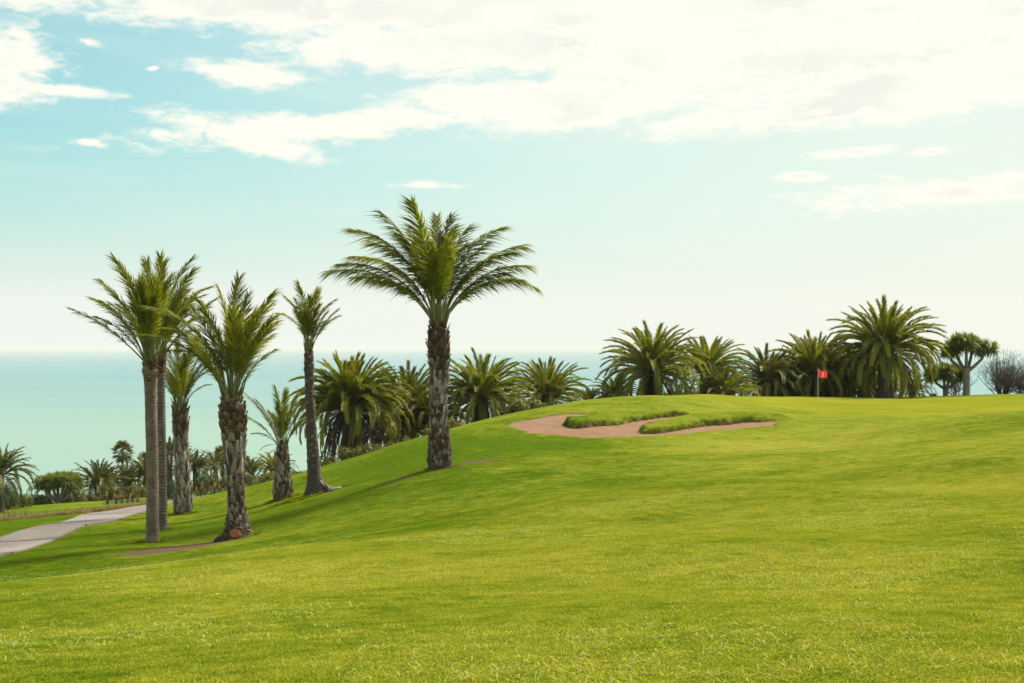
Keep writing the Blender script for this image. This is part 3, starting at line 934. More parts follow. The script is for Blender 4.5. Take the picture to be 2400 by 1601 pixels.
def trunk_mesh(name, seed, H, profile, lean, mat, rings, rough=0.05, ringamp=0.03, nseg=22, steps=None, roots=None):
    rg = random.Random(seed)
    mb = MB()
    n = steps or int(H * 34)
    ph = [rg.uniform(0, 6.28) for _ in range(8)]
    for i in range(n + 1):
        h = -0.25 + (H + 0.25) * i / n
        r = prof(profile, max(h, 0))
        lx = lean(max(h, 0))
        ring = 1 + ringamp * (2 * abs(((h * rings + 0.15 * math.sin(h * 3 + ph[0])) % 1.0) - 0.5) - 0.5)
        for k in range(nseg):
            th = 2 * PI * k / nseg
            j = 1 + rough * (0.5 * math.sin(3 * th + h * 2.1 + ph[1]) + 0.35 * math.sin(5 * th - h * 4.7 + ph[2])) + rough * 0.9 * rg.uniform(-1, 1)
            rr = r * ring * j
            if roots:
                for (ra, rl, rw, rh) in roots:
                    dd = abs((th - ra + PI) % (2 * PI) - PI)
                    rr += rl * math.exp(-(dd / rw) ** 2) * math.exp(-max(h, 0) / rh)
            mb.v.append((lx[0] + rr * math.cos(th), lx[1] + rr * math.sin(th), h))
            mb.tone.append(min(1, max(0, 0.5 + 0.35 * (ring - 1) / max(ringamp, 1e-3) + rg.uniform(-0.15, 0.15))))
    for i in range(n):
        for k in range(nseg):
            mb.f.append((i * nseg + k, i * nseg + (k + 1) % nseg, (i + 1) * nseg + (k + 1) % nseg, (i + 1) * nseg + k)); mb.m.append(0)
    mb.f.append(tuple(n * nseg + k for k in range(nseg))); mb.m.append(0)
    return mb.mesh(name, [mat])

def boot_mesh(seed):
    """the stub of an old leaf: a tapering shield, thick at its cut tip, unit width and height"""
    rg = random.Random(seed)
    j = lambda a: rg.uniform(-a, a)
    v = [(-0.55, -0.02, 0), (0.55, -0.02, 0), (-0.50 + j(.05), 0.12, 0.28), (0.50 + j(.05), 0.12, 0.28), (0.0, 0.20, 0.22),
         (-0.33 + j(.1), 0.20 + j(.04), 0.72), (0.33 + j(.1), 0.20 + j(.04), 0.72), (0.0 + j(.06), 0.32, 0.70),
         (-0.20 + j(.1), 0.30 + j(.05), 1.0 + j(.12)), (0.20 + j(.1), 0.30 + j(.05), 1.0 + j(.12)), (0, 0.38 + j(.05), 0.96),
         (-0.25, -0.03, 0.9), (0.25, -0.03, 0.9)]
    f = [(0, 4, 2), (0, 1, 4), (1, 3, 4), (2, 4, 7, 5), (4, 3, 6, 7), (5, 7, 10, 8), (7, 6, 9, 10), (8, 10, 9), (8, 9, 12, 11), (0, 2, 5, 11), (5, 8, 11), (1, 12, 6, 3), (6, 12, 9)]
    mb = MB()
    for i, q in enumerate(v):
        mb.v.append(q); mb.tone.append(0.35 if q[2] < 0.3 else (0.75 if q[2] > 0.9 else 0.5))
    mb.f = f; mb.m = [0] * len(f)
    return mb.mesh('leaf_base', [M_BOOT_BROWN], smooth=False)

BOOTS = [boot_mesh(s) for s in range(5)]
BOOTS_BY = {}
def boot_of(mat, rg):
    i = rg.randrange(5)
    if (mat.name, i) not in BOOTS_BY:
        me = BOOTS[i].copy()
        me.materials.clear()
        me.materials.append(mat)
        BOOTS_BY[(mat.name, i)] = me
    return BOOTS_BY[(mat.name, i)]

def add_boots(trunk, seed, H, profile, lean, n, matf, sizef, tiltf, h0=0.05):
    rg = random.Random(seed)
    a = 0.0
    for i in range(n):
        h = h0 + (H - h0) * (i + 0.5) / n + rg.uniform(-0.03, 0.03)
        a += 2.39996 + rg.uniform(-0.12, 0.12)
        r = prof(profile, h) * 0.93
        lx = lean(h)
        w, hh = sizef(h)
        w *= rg.uniform(0.8, 1.25); hh *= rg.uniform(0.75, 1.3)
        tilt = R(tiltf(h) * .55 + rg.uniform(-6, 7))
        X = Vector((-math.sin(a), math.cos(a), 0))
        O = Vector((math.cos(a), math.sin(a), 0))
        Zv = O * math.sin(tilt) + Vector((0, 0, 1)) * math.cos(tilt)
        Yv = O * math.cos(tilt) - Vector((0, 0, 1)) * math.sin(tilt)
        X = -X
        d = w * 0.55
        sp = rg.uniform(-0.25, 0.25)
        X2 = X * math.cos(sp) + Zv * math.sin(sp)
        Z2 = Zv * math.cos(sp) - X * math.sin(sp)
        b = Vector((lx[0], lx[1], h)) + O * r
        m = Matrix(((X2.x * w, Yv.x * d, Z2.x * hh, b.x), (X2.y * w, Yv.y * d, Z2.y * hh, b.y), (X2.z * w, Yv.z * d, Z2.z * hh, b.z), (0, 0, 0, 1)))
        put('leaf_base', boot_of(matf(h, rg), rg), trunk, mat=m)

def lean_line(pts):
    hs = [q[0] for q in pts]
    xs = [q[1] for q in pts]
    ys = [q[2] for q in pts]
    return lambda h: (float(np.interp(h, hs, xs)), float(np.interp(h, hs, ys)))

def crown_of(root, loc, seed, r, h):
    return put('crown', heart_mesh(seed, r, h), root, loc)

def hero_fronds(crown, kind, seed, tips, k, extra, wide=1.0, r0=0.1, spread=(42, 82), elen=(0.85, 1.05), ebend=(20, 60)):
    """tips: ends of the fronds seen against the sky, in units of k metres (right, up, bend); extra fronds fill the round"""
    rg = random.Random(seed)
    lens = []
    for (tx, tz, bend) in tips:
        v = Vector((tx * k, rg.uniform(-0.35, 0.35) * math.hypot(tx, tz) * k, tz * k))
        lens.append(v.length)
        add_frond(crown, kind, v, rg, bend + 12, r0, wide=v.length * wide)
    Lm = sum(lens) / len(lens)
    for i in range(extra):
        e = R(rg.uniform(*spread))
        a = (i * 2.39996 + rg.uniform(-0.3, 0.3))
        # most of these point towards or away from the viewer's side of the crown
        L = Lm * rg.uniform(*elen)
        v = Vector((math.cos(a) * math.cos(e) * 0.8, math.sin(a) * math.cos(e), math.sin(e))).normalized() * L
        add_frond(crown, kind, v, rg, rg.uniform(*ebend), r0, wide=L * wide)

DATE_GROUP = 'tall date palms standing on the lawn'

# --- the pair of slender palms with ringed trunks
def slender_palm(label, x, y, H, profile, leanp, tips, k, seed, mat, extra, rings=13):
    root = thing('date_palm', label, 'palm tree', (x, y, hz(x, y)), DATE_GROUP)
    lean = lean_line(leanp)
    tr = put('trunk', trunk_mesh('trunk', seed, H, profile, lean, mat, rings, 0.035, 0.05), root)
    l = lean(H)
    cr = crown_of(root, (l[0], l[1], H), seed, 0.11, 0.9)
    hero_fronds(cr, 'date', seed, tips, k, extra, 0.95)
    # dry stubs of old leaf stalks right under the crown
    add_boots(tr, seed + 5, H, [(0, profile[-1][1])], lean, 34, lambda h, rg: M_BOOT_BROWN if rg.random() < 0.7 else M_BOOT_DARK,
              lambda h: (0.13, 0.22), lambda h: 22, H - 0.55)
    return root

slender_palm('slender date palm with smooth grey ringed trunk, front one of the crossed pair', -9.85, 39.0, 4.88,
             [(0, .215), (.15, .19), (.5, .172), (2.0, .165), (3.6, .162), (4.3, .175), (4.7, .20), (4.88, .16)], [(0, 0, 0), (2.5, -.02, 0), (4.88, -.07, 0)],
             [(-170, -125 * -1, 22), (-143, 155, 40), (-110, 195, 40), (-58, 235, 35), (-10, 240, 25), (30, 240, 25), (70, 205, 40), (105, 160, 50), (120, 105, 60), (-95, 140, 30), (-40, 190, 25), (60, 160, 25), (-125, 110, 45)],
             .01194, 11, M_BARK_RING, 22)
slender_palm('slender date palm with darker ringed trunk, rear one of the crossed pair', -10.56, 43.0, 5.25,
             [(0, .16), (.4, .145), (4.3, .135), (4.9, .16), (5.25, .15)], [(0, 0, 0), (5.25, -.08, 0)],
             [(-30, 215, 25), (5, 225, 20), (55, 225, 35), (85, 195, 45), (112, 160, 55), (120, 110, 70), (60, 120, 30), (-70, 170, 40), (95, 60, 60), (-90, 120, 50)],
             .01317, 12, M_BARK_RING_D, 18, 10)

# --- shaggy palms: trunks clad in old leaf bases
def shaggy_palm(label, x, y, H, profile, leanp, tips, k, seed, extra, nboot, matf, sizef, tiltf, kind='date', roots=None, wide=1.0, r=0.16, hh=1.0, **kw):
    root = thing('date_palm', label, 'palm tree', (x, y, hz(x, y)), DATE_GROUP)
    lean = lean_line(leanp)
    core = [(h, q * 0.93) for h, q in profile]
    tr = put('trunk', trunk_mesh('trunk', seed, H, core, lean, M_BARK_CORE, 12, 0.07, 0.05, roots=roots), root)
    add_boots(tr, seed, H, profile, lean, nboot, matf, sizef, tiltf)
    l = lean(H)
    cr = crown_of(root, (l[0], l[1], H), seed, r, hh)
    hero_fronds(cr, kind, seed, tips, k, extra, wide, **kw)
    return root, tr, cr

def mats_by(levels):
    def f(h, rg):
        for top, opts in levels:
            if h < top:
                return rg.choices([o[0] for o in opts], [o[1] for o in opts])[0]
        return levels[-1][1][0][0]
    return f

# the grey-booted palm behind the pair
shaggy_palm('date palm with evenly grey shaggy trunk beside the concrete path', -11.55, 50.0, 3.68,
            [(0, .34), (.18, .35), (.45, .27), (1.6, .225), (2.6, .225), (3.4, .245), (3.68, .18)], [(0, 0, 0), (3.68, -.12, 0)],
            [(-38, 65, 35), (-30, 130, 25), (0, 160, 15), (42, 158, 30), (72, 120, 45), (92, 95, 55), (20, 130, 20), (-48, 95, 45), (60, 60, 50)],
            .01531, 21, 13, 250,
            mats_by([(.25, [(M_BOOT_DARK, .8), (M_BOOT_GREY, .2)]), (2.7, [(M_BOOT_GREY, .9), (M_BOOT_DARK, .1)]), (9, [(M_BOOT_BROWN, .6), (M_BOOT_DARK, .4)])]),
            lambda h: (0.13, 0.34), lambda h: 6 if h < 2.6 else 16, elen=(0.8, 1.0))

# the palm with the swollen brown pineapple top and the sawn root
r4, tr4, cr4 = shaggy_palm('date palm with swollen brown top, flaking trunk and orange sawn root at its foot', -7.15, 37.0, 3.60,
            [(0, .36), (.15, .33), (.5, .24), (1.3, .20), (1.8, .215), (2.3, .27), (2.7, .30), (3.0, .335), (3.35, .325), (3.60, .19)],
            [(0, .02, 0), (.5, 0, 0), (1.5, -.04, 0), (3.6, -.14, 0)],
            [(-182, 150, 62), (-163, 205, 55), (-107, 225, 45), (-60, 235, 30), (-22, 250, 15), (4, 280, 12), (45, 205, 20), (103, 243, 40), (118, 180, 45), (72, 215, 30), (-135, 165, 60), (-150, 110, 75), (95, 120, 35), (-85, 160, 40), (30, 240, 20)],
            .01133, 31, 13, 290,
            mats_by([(1.75, [(M_BOOT_DARK, .85), (M_BOOT_GREY, .15)]), (2.55, [(M_BOOT_GREY, .85), (M_BOOT_DARK, .15)]), (9, [(M_BOOT_BROWN, .85), (M_BOOT_DARK, .15)])]),
            lambda h: (0.105, 0.20) if h < 1.7 else ((0.14, 0.42) if h < 2.5 else (0.17, 0.20)), lambda h: 6 if h < 2.5 else 20,
            roots=[(R(-15), .18, .5, .25), (R(200), .30, .35, .16), (R(-80), .12, .5, .3)], r=.18, hh=1.3, elen=(.85, 1.0))
mb = MB()
rg = random.Random(3)
ring = []
for k in range(18):
    th = 2 * PI * k / 18
    ring.append((0.135 * math.cos(th) * rg.uniform(.82, 1.12), 0, 0.115 * math.sin(th) * rg.uniform(.9, 1.1)))
mb.add([(0, -0.012, 0)] + ring + [(a * 1.15, 0.16, c * 1.1 - .02) for a, b, c in ring],
       [(0, 1 + (k + 1) % 18, 1 + k) for k in range(18)] + [(1 + k, 1 + (k + 1) % 18, 19 + (k + 1) % 18, 19 + k) for k in range(18)], 0, .6)
put('sawn_root', mb.mesh('sawn_root', [M_CUT], smooth=False), tr4, mat=Matrix.Translation((.02, -.42, .20)) @ Matrix.Rotation(R(-18), 4, 'X'), label='orange sawn face of an old root stump')
rg = random.Random(8)
for i in range(11):   # wiry roots wound round the foot
    a0 = rg.uniform(0, 6.28); a1 = a0 + rg.uniform(.8, 1.8); h0 = rg.uniform(.2, .62); h1 = rg.uniform(.05, .55)
    mb = MB()
    pts = []
    for j in range(9):
        u = j / 8
        a = a0 + (a1 - a0) * u; h = h0 + (h1 - h0) * u
        rr = prof([(0, .42), (.15, .36), (.5, .255), (1.3, .205)], h) + .03
        pts.append((rr * math.cos(a), rr * math.sin(a), h))
    mb.tube(pts, [.022] * 9, 5)
    put('root', mb.mesh('root', [M_BOOT_DARK]), tr4)

# the short stout palm
shaggy_palm('short stout date palm with tapering grey trunk and bottle shaped base', -7.73, 48.0, 1.78,
            [(0, .37), (.35, .33), (.8, .25), (1.4, .21), (1.78, .14)], [(0, 0, 0), (1.78, -.02, 0)],
            [(-100, 80, 30), (-75, 118, 20), (-52, 105, 20), (-15, 135, 8), (15, 135, 12), (35, 120, 25), (52, 70, 45), (-42, -8, 70), (-28, -28, 80), (60, 100, 35), (-60, 35, 60)],
            .0147, 41, 11, 170,
            mats_by([(.3, [(M_BOOT_DARK, .8), (M_BOOT_GREY, .2)]), (1.35, [(M_BOOT_GREY, .6), (M_BOOT_DARK, .4)]), (9, [(M_BOOT_BROWN, .6), (M_BOOT_DARK, .4)])]),
            lambda h: (0.105, 0.20), lambda h: 8, r=.12, hh=.6, spread=(40, 85), elen=(.75, .95))

# the thin leaning palm with the spreading root
rt = thing('date_palm', 'thin leaning date palm with small tuft and roots spreading from its foot', 'palm tree', (-6.35, 46.0, hz(-6.35, 46.0)), DATE_GROUP)
lean6 = lean_line([(0, .0, 0), (.6, -.05, 0), (2.0, -.13, 0), (3.4, -.20, 0), (4.72, -.23, 0)])
prof6 = [(0, .30), (.25, .27), (.7, .215), (1.5, .19), (2.6, .155), (3.6, .14), (4.4, .155), (4.72, .12)]
tr6 = put('trunk', trunk_mesh('trunk', 6, 4.72, prof6, lean6, M_BARK_RING_D, 18, 0.07, 0.14, roots=[(R(-8), .55, .28, .17), (R(-40), .25, .3, .22), (R(190), .10, .4, .2)]), rt)
add_boots(tr6, 61, 4.72, prof6, lean6, 120, lambda h, rg: M_BOOT_DARK if rg.random() < .75 else M_BOOT_GREY, lambda h: (.11, .085), lambda h: 10, .9)
rg = random.Random(66)
for i in range(7):
    a = R(-12 + rg.uniform(-30, 14)); L = rg.uniform(.45, .8)
    mb = MB()
    pts = []
    for j in range(8):
        u = j / 7
        q = .2 + L * u
        x, y = q * math.cos(a + .25 * math.sin(u * 3 + i)), q * math.sin(a + .25 * math.sin(u * 3 + i))
        g = hz(-6.35 + x, 46 + y) - rt.location.z
        pts.append((x, y, g + .38 * (1 - u) ** 2.2 + .03))
    mb.tube(pts, [.05 - .03 * j / 7 for j in range(8)], 6)
    put('root', mb.mesh('root', [M_BARK_RING_D]), tr6)
cr6 = crown_of(rt, (-.23, 0, 4.72), 6, .09, .7)
hero_fronds(cr6, 'date', 62, [(-68, 83, 55), (-45, 118, 30), (-15, 145, 12), (27, 135, 22), (50, 108, 30), (67, 78, 40), (8, 120, 12), (-30, 100, 25), (40, 85, 25), (20, 100, 20)], .0141, 9, 1.15, spread=(45, 85), elen=(.75, 1.0))

# the tall palm standing alone in front of the bunker
BIG = [(-238, 122, 62), (-196, 108, 70), (-192, 214, 52), (-122, 262, 42), (-202, 165, 58), (-42, 280, 14), (-18, 262, 10), (30, 255, 18), (62, 232, 34), (150, 228, 52), (196, 188, 62), (203, 135, 72), (218, 84, 78),
       (-150, 190, 50), (-90, 215, 35), (110, 190, 45), (160, 120, 60), (-150, 100, 66), (170, 165, 58), (-60, 225, 25), (20, 215, 15), (-220, 140, 60), (185, 105, 68), (90, 150, 40), (-110, 150, 45)]
shaggy_palm('tallest date palm with wide feathery crown and patchy white trunk, standing alone', -2.23, 44.0, 4.42,
            [(0, .42), (.2, .385), (.6, .36), (1.0, .32), (1.4, .27), (2.0, .265), (2.6, .265), (3.1, .30), (3.5, .335), (4.1, .33), (4.42, .22)],
            [(0, .01, 0), (1.5, -.04, 0), (3, -.03, 0), (4.42, -.05, 0)],
            BIG, .0134, 51, 12, 300,
            mats_by([(.95, [(M_BOOT_DARK, 1)]), (1.25, [(M_BOOT_BROWN, .5), (M_BOOT_GREY, .5)]), (2.0, [(M_BOOT_DARK, .7), (M_BOOT_GREY, .3)]), (2.75, [(M_BOOT_GREY, .75), (M_BOOT_DARK, .25)]), (3.3, [(M_BOOT_DARK, .75), (M_BOOT_GREY, .25)]), (9, [(M_BOOT_BROWN, .8), (M_BOOT_DARK, .2)])]),
            lambda h: (0.12, 0.20) if h < 1.9 else ((0.13, 0.36) if h < 2.75 else (0.13, 0.21)), lambda h: 10 if h < 3 else 24, kind='feather', r=.19, hh=1.2,
            spread=(52, 82), elen=(.8, .98), ebend=(30, 60))

# ------------------------------------------------------------------ canary palms behind the crest
def canary_trunk(seed, H, r):
    """stout trunk with a lattice of diamond leaf scars"""
    rg = random.Random(seed)
    mb = MB()
    n, ns = max(14, int(H * 16)), 26
    for i in range(n + 1):
        h = -0.4 + (H + 0.4) * i / n
        rr = r * (1.18 - 0.25 * min(1, max(h, 0) / max(H, .1)) + 0.35 * math.exp(-max(h, 0) / 0.25) + (0.35 if h > H - 0.5 else 0) * (h - H + 0.5) / 0.5)
        for k in range(ns):
            th = 2 * PI * k / ns
            dia = abs(math.sin(6.5 * th + h * 9)) * abs(math.sin(6.5 * th - h * 9))
            q = rr * (0.93 + 0.14 * dia + rg.uniform(-.03, .03))
            mb.v.append((q * math.cos(th), q * math.sin(th), h)); mb.tone.append(0.2 + 0.6 * dia)
    for i in range(n):
        for k in range(ns):
            mb.f.append((i * ns + k, i * ns + (k + 1) % ns, (i + 1) * ns + (k + 1) % ns, (i + 1) * ns + k)); mb.m.append(0)
    mb.f.append(tuple(n * ns + k for k in range(ns))); mb.m.append(0)
    return mb.mesh('trunk', [M_CANARY_BARK])

def canary_palm(label, x, y, heart_z, Rr, seed, n=62, kind='canary', low=-55, dead=0, r=0.36, group='canary palms behind the green', name='canary_palm', top=0.88, tz=None, wide=1.0, thin=None):
    z0 = hz(x, y) if tz is None else tz
    H = max(heart_z - z0, 0.25)
    root = thing(name, label, 'palm tree', (x, y, z0), group)
    put('trunk', canary_trunk(seed, H, r), root)
    cr = put('crown', heart_mesh(seed, r * 0.75, 0.5 * Rr / 2.5), root, (0, 0, H))
    rg = random.Random(seed)
    lo, hi = math.sin(R(low)), math.sin(R(84))
    for i in range(n):
        u = (i + 0.5) / n
        e = math.asin(lo + (hi - lo) * u ** 0.9)
        a = i * 2.39996 + rg.uniform(-.25, .25)
        L = Rr * rg.uniform(0.88, 1.08) * (1.0 if e > 0 else 1.0 - 0.12 * (-e / 1.0)) * (top if e > R(50) else 1)
        bend = 26 + 100 * (1 - u) ** 0.75 + rg.uniform(-16, 16)
        v = (math.cos(a) * math.cos(e) * L, math.sin(a) * math.cos(e) * L, math.sin(e) * L)
        add_frond(cr, kind, v, rg, bend, r * 0.7, wide=L * wide, drop=0.25 * (1 - u) * Rr / 2.5)
    for i in range(dead):
        a = i * 2.39996 + rg.uniform(-.4, .4)
        e = R(rg.uniform(-80, -48))
        L = Rr * rg.uniform(0.75, 1.12)
        v = (math.cos(a) * math.cos(e) * L, math.sin(a) * math.cos(e) * L, math.sin(e) * L)
        add_frond(cr, 'dead', v, rg, rg.uniform(20, 70), r * 1.0, 'dead_frond', wide=L * 1.1, drop=0.3)
    return root

canary_palm('large canary palm with a long grey skirt of dead fronds', -8.28, 73.0, -2.94, 2.89, 71, n=150, kind='canary', low=-42, dead=46, r=0.36)
canary_palm('yellowish bushy canary palm half hidden behind the tall lone palm', -5.89, 80.0, -3.23, 2.70, 72, n=110, kind='young', low=-68, dead=4, r=0.30)
canary_palm('low yellow-green canary palm at the feet of the bushy one', -4.55, 78.0, -3.91, 2.33, 73, n=87, kind='young', low=-68, dead=3, r=0.30)
canary_palm('low yellow-green canary palm beside the dead skirt', -6.54, 77.0, -4.17, 2.10, 89, n=81, kind='young', low=-68, dead=4, r=0.30)
canary_palm('dark green canary palm with lower fronds sweeping the crest, right of the tall lone palm', -1.64, 76.0, -2.55, 2.66, 74, n=104, kind='canary', low=-70, dead=8, r=0.36)
canary_palm('dark green canary palm just behind the left end of the bunker', 1.95, 80.0, -2.69, 2.39, 75, n=89, kind='canary', low=-58, dead=3, r=0.34)
canary_palm('small yellow upright palm shoot behind the crest', 4.54, 84.0, -3.26, 1.15, 76, n=29, kind='young', low=10, dead=0, r=0.14)
canary_palm('young palm peeping over the crest beside the broad canary palm', 6.08, 84.0, -3.26, 1.58, 77, n=43, kind='canary', low=5, dead=0, r=0.20)
canary_palm('broad canary palm with black trunk standing behind the bunker crest', 8.07, 82.0, -1.25, 2.98, 78, n=104, kind='canary', low=-68, dead=6, r=0.36)
canary_palm('canary palm leaning out right of the broad one, mid height', 12.03, 88.0, -1.34, 2.51, 79, n=89, kind='canary', low=-68, dead=3, r=0.34)
canary_palm('low arching canary palm with no visible trunk on the green edge', 12.81, 86.0, -2.81, 1.95, 80, n=58, kind='canary', low=-33, dead=0, r=0.30)
canary_palm('canary palm with yellowed lower fronds, next to the flag clump', 16.35, 91.0, -2.05, 2.48, 81, n=84, kind='young', low=-63, dead=3, r=0.34)
canary_palm('tall dark canary palm right behind the red flag', 19.51, 92.0, -1.51, 2.93, 82, n=98, kind='canary', low=-70, dead=3, r=0.36)
canary_palm('dense low canary palm filling the gap beside the tallest crown', 21.92, 93.0, -1.93, 2.66, 83, n=92, kind='canary', low=-70, dead=4, r=0.36)
canary_palm('canary palm squeezed between yellowed palm and flag palm', 18.89, 96.0, -2.55, 2.43, 86, n=81, kind='canary', low=-68, dead=0, r=0.34)
canary_palm('shadowed canary palm behind the flag pole, crown low', 21.67, 97.0, -2.57, 2.71, 87, n=81, kind='young', low=-68, dead=0, r=0.34)
canary_palm('canary palm filling the dark gap left of the tallest trunk', 24.05, 97.0, -2.19, 2.83, 88, n=87, kind='canary', low=-70, dead=2, r=0.36)
canary_palm('tallest canary palm with arching crown and thick dark trunk', 23.61, 90.0, -0.05, 3.51, 84, n=118, kind='canary', low=-74, dead=8, r=0.40)
canary_palm('small pale palm low behind the tallest canary palm', 27.32, 97.0, -2.96, 1.51, 85, n=43, kind='young', low=-48, dead=0, r=0.20)
canary_palm('palm at the lawn end with a fan of stiff raised fronds, beside the dark brush', -34.20, 95.0, -8.46, 2.30, 91, n=59, kind='far', low=-60, r=.22, group='palms above the shore', name='shore_palm', wide=1.00)
canary_palm('palm tuft rising behind the left dragon tree', -41.78, 128.0, -12.86, 1.72, 92, n=35, kind='far', low=-20, r=.22, group='palms above the shore', name='shore_palm', wide=1.00)
canary_palm('separate palm with open star of fronds and dark trunk beyond the path', -35.54, 122.0, -11.90, 2.71, 93, n=62, kind='far', low=-50, r=.22, group='palms above the shore', name='shore_palm', wide=1.00)
canary_palm('bushy palm under the fan palm, trunk hidden', -34.02, 126.0, -11.83, 2.03, 94, n=59, kind='far', low=-60, r=.22, group='palms above the shore', name='shore_palm', wide=1.00)
canary_palm('drooping palm just left of the crossed pair trunks', -31.92, 124.0, -11.27, 2.33, 95, n=59, kind='far', low=-60, r=.22, group='palms above the shore', name='shore_palm', wide=1.00)
canary_palm('palm crown between the crossed pair and the grey booted trunk', -28.39, 118.0, -8.74, 1.74, 96, n=48, kind='far', low=-60, r=.22, group='palms above the shore', name='shore_palm', wide=1.00)
canary_palm('rounded brushy palm right of the grey booted trunk', -27.60, 124.0, -10.53, 1.83, 97, n=67, kind='far', low=-50, r=.22, group='palms above the shore', name='shore_palm', wide=1.00)
canary_palm('hazy palm behind the swollen trunk, left side', -28.77, 138.0, -11.47, 1.95, 98, n=54, kind='far', low=-60, r=.22, group='palms above the shore', name='shore_palm', wide=1.00)
canary_palm('low dark palm at the crest left of the short stout palm', -17.41, 104.0, -8.83, 1.54, 99, n=54, kind='canary', low=-50, r=.22, group='palms above the shore', name='shore_palm', wide=1.00)
canary_palm('spiky palm tuft above the olive shrub', -23.42, 128.0, -11.25, 1.72, 100, n=35, kind='far', low=5, r=.22, group='palms above the shore', name='shore_palm', wide=1.00)
canary_palm('palm tuft behind the rounded brushy palm', -32.26, 140.0, -11.21, 1.79, 101, n=45, kind='far', low=-40, r=.22, group='palms above the shore', name='shore_palm', wide=1.00)
canary_palm('low bushy palm filling the gap beside the drooping palm', -32.29, 130.0, -11.58, 1.92, 102, n=48, kind='far', low=-50, r=.22, group='palms above the shore', name='shore_palm', wide=1.00)
canary_palm('pale palm tuft between star palm and fan palm', -38.27, 136.0, -12.93, 1.83, 103, n=45, kind='far', low=-50, r=.22, group='palms above the shore', name='shore_palm', wide=1.00)


# ------------------------------------------------------------------ dragon trees
def rosette_mesh(seed, n=70):
    """a head of sword leaves, unit length"""
    rg = random.Random(seed)
    mb = MB()
    for i in range(n):
        u = (i + .5) / n
        e = R(86 - 150 * u ** 1.1 + rg.uniform(-10, 10))
        a = i * 2.39996 + rg.uniform(-.2, .2)
        d = Vector((math.cos(a) * math.cos(e), math.sin(a) * math.cos(e), math.sin(e)))
        s = Vector((-math.sin(a), math.cos(a), 0)) * 0.05
        L = rg.uniform(.8, 1.1)
        b = d * 0.03
        m = d * L * .55
        tip = d * L + Vector((0, 0, -0.20 * math.cos(e) * L))
        mb.add([b - s, b + s, m + s * .9, m - s * .9, tip], [(0, 1, 2, 3), (3, 2, 4)], 0, min(1, max(0, rg.gauss(.5 + .15 * (1 - u), .2))))
    return mb.mesh('leaf_rosette', [M_DRAGON], smooth=False)
ROSES = [rosette_mesh(s) for s in range(3)]

def dragon_tree(label, x, y, H_fork, r, limbs, seed, leaf, group='dragon trees', z=None, hang=False):
    z0 = hz(x, y) if z is None else z
    root = thing('dragon_tree', label, 'dragon tree', (x, y, z0), group)
    rg = random.Random(seed)
    mb = MB()
    n = 14
    mb.tube([(0, 0, -.3 + (H_fork + .3) * i / n) for i in range(n + 1)], [r * (1.0 + .25 * math.exp(-i / 1.5) + (.12 if i > n - 2 else 0)) * rg.uniform(.96, 1.04) for i in range(n + 1)], 16)
    put('trunk', mb.mesh('trunk', [M_DRAGON_BARK]), root)
    cr = put('crown', None, root, (0, 0, H_fork))
    crm = MB()
    ends = []
    for (dx, dy, dz) in limbs:
        p0 = Vector((dx * .08, dy * .08, -.15)); p3 = Vector((dx, dy, dz))
        p1 = p0 + Vector((dx * .35, dy * .35, dz * .25)); p2 = p0 + Vector((dx * .72, dy * .72, dz * .62))
        crm.tube([p0, p1, p2, p3], [r * .62, r * .5, r * .43, r * .36], 10)
        nb = 10
        for k in range(nb):
            a = rg.uniform(0, 6.28)
            q = p3 + Vector((math.cos(a) * leaf * rg.uniform(.4, 1.0), math.sin(a) * leaf * rg.uniform(.4, 1.0), leaf * rg.uniform(-.05, .55)))
            crm.tube([p3 - (p3 - p2) * .2, p3.lerp(q, .6), q], [r * .3, r * .22, r * .16], 7)
            ends.append(q)
        ends.append(p3 + Vector((0, 0, leaf * .5)))
    cr.data = None
    bpy.data.objects.remove(cr)
    cr = put('crown', crm.mesh('crown', [M_DRAGON_BARK]), root, (0, 0, H_fork))
    for q in ends:
        L = leaf * rg.uniform(.85, 1.15)
        m = Matrix.Translation(q) @ Euler((rg.uniform(-.35, .35), rg.uniform(-.35, .35), rg.uniform(0, 6.28))).to_matrix().to_4x4() @ Matrix.Scale(L, 4)
        put('leaf_rosette', rg.choice(ROSES), cr, mat=m)
    return root

dragon_tree('taller dragon tree with smooth grey trunk and three forked limbs', 29.40, 92, 1.75, .22, [(-1.13,0.20,1.01), (-0.11,-0.30,1.52), (1.18,-0.10,1.18), (-0.56,0.60,1.41), (0.56,0.60,1.41)], 5, .64)
dragon_tree('smaller dragon tree with drooping leaf mop and pale trunk', 28.66, 94, 0.63, .18, [(-0.69,0.30,0.58), (0.69,-0.20,0.52), (0.00,0.50,0.81), (-0.29,-0.50,0.69), (0.40,0.50,0.69)], 6, .62)
dragon_tree('umbrella shaped dragon tree with many bare limbs beyond the path', -35.72, 112, 0.27, .20, [(-1.14,0.20,1.14), (-0.67,0.80,1.28), (-0.27,-0.60,1.34), (0.20,0.60,1.41), (0.60,-0.40,1.34), (1.08,0.30,1.14), (-0.87,-0.80,1.21), (0.81,0.90,1.28), (0.00,0.00,1.48), (0.40,1.20,1.34), (-0.47,1.20,1.34)], 7, .60)


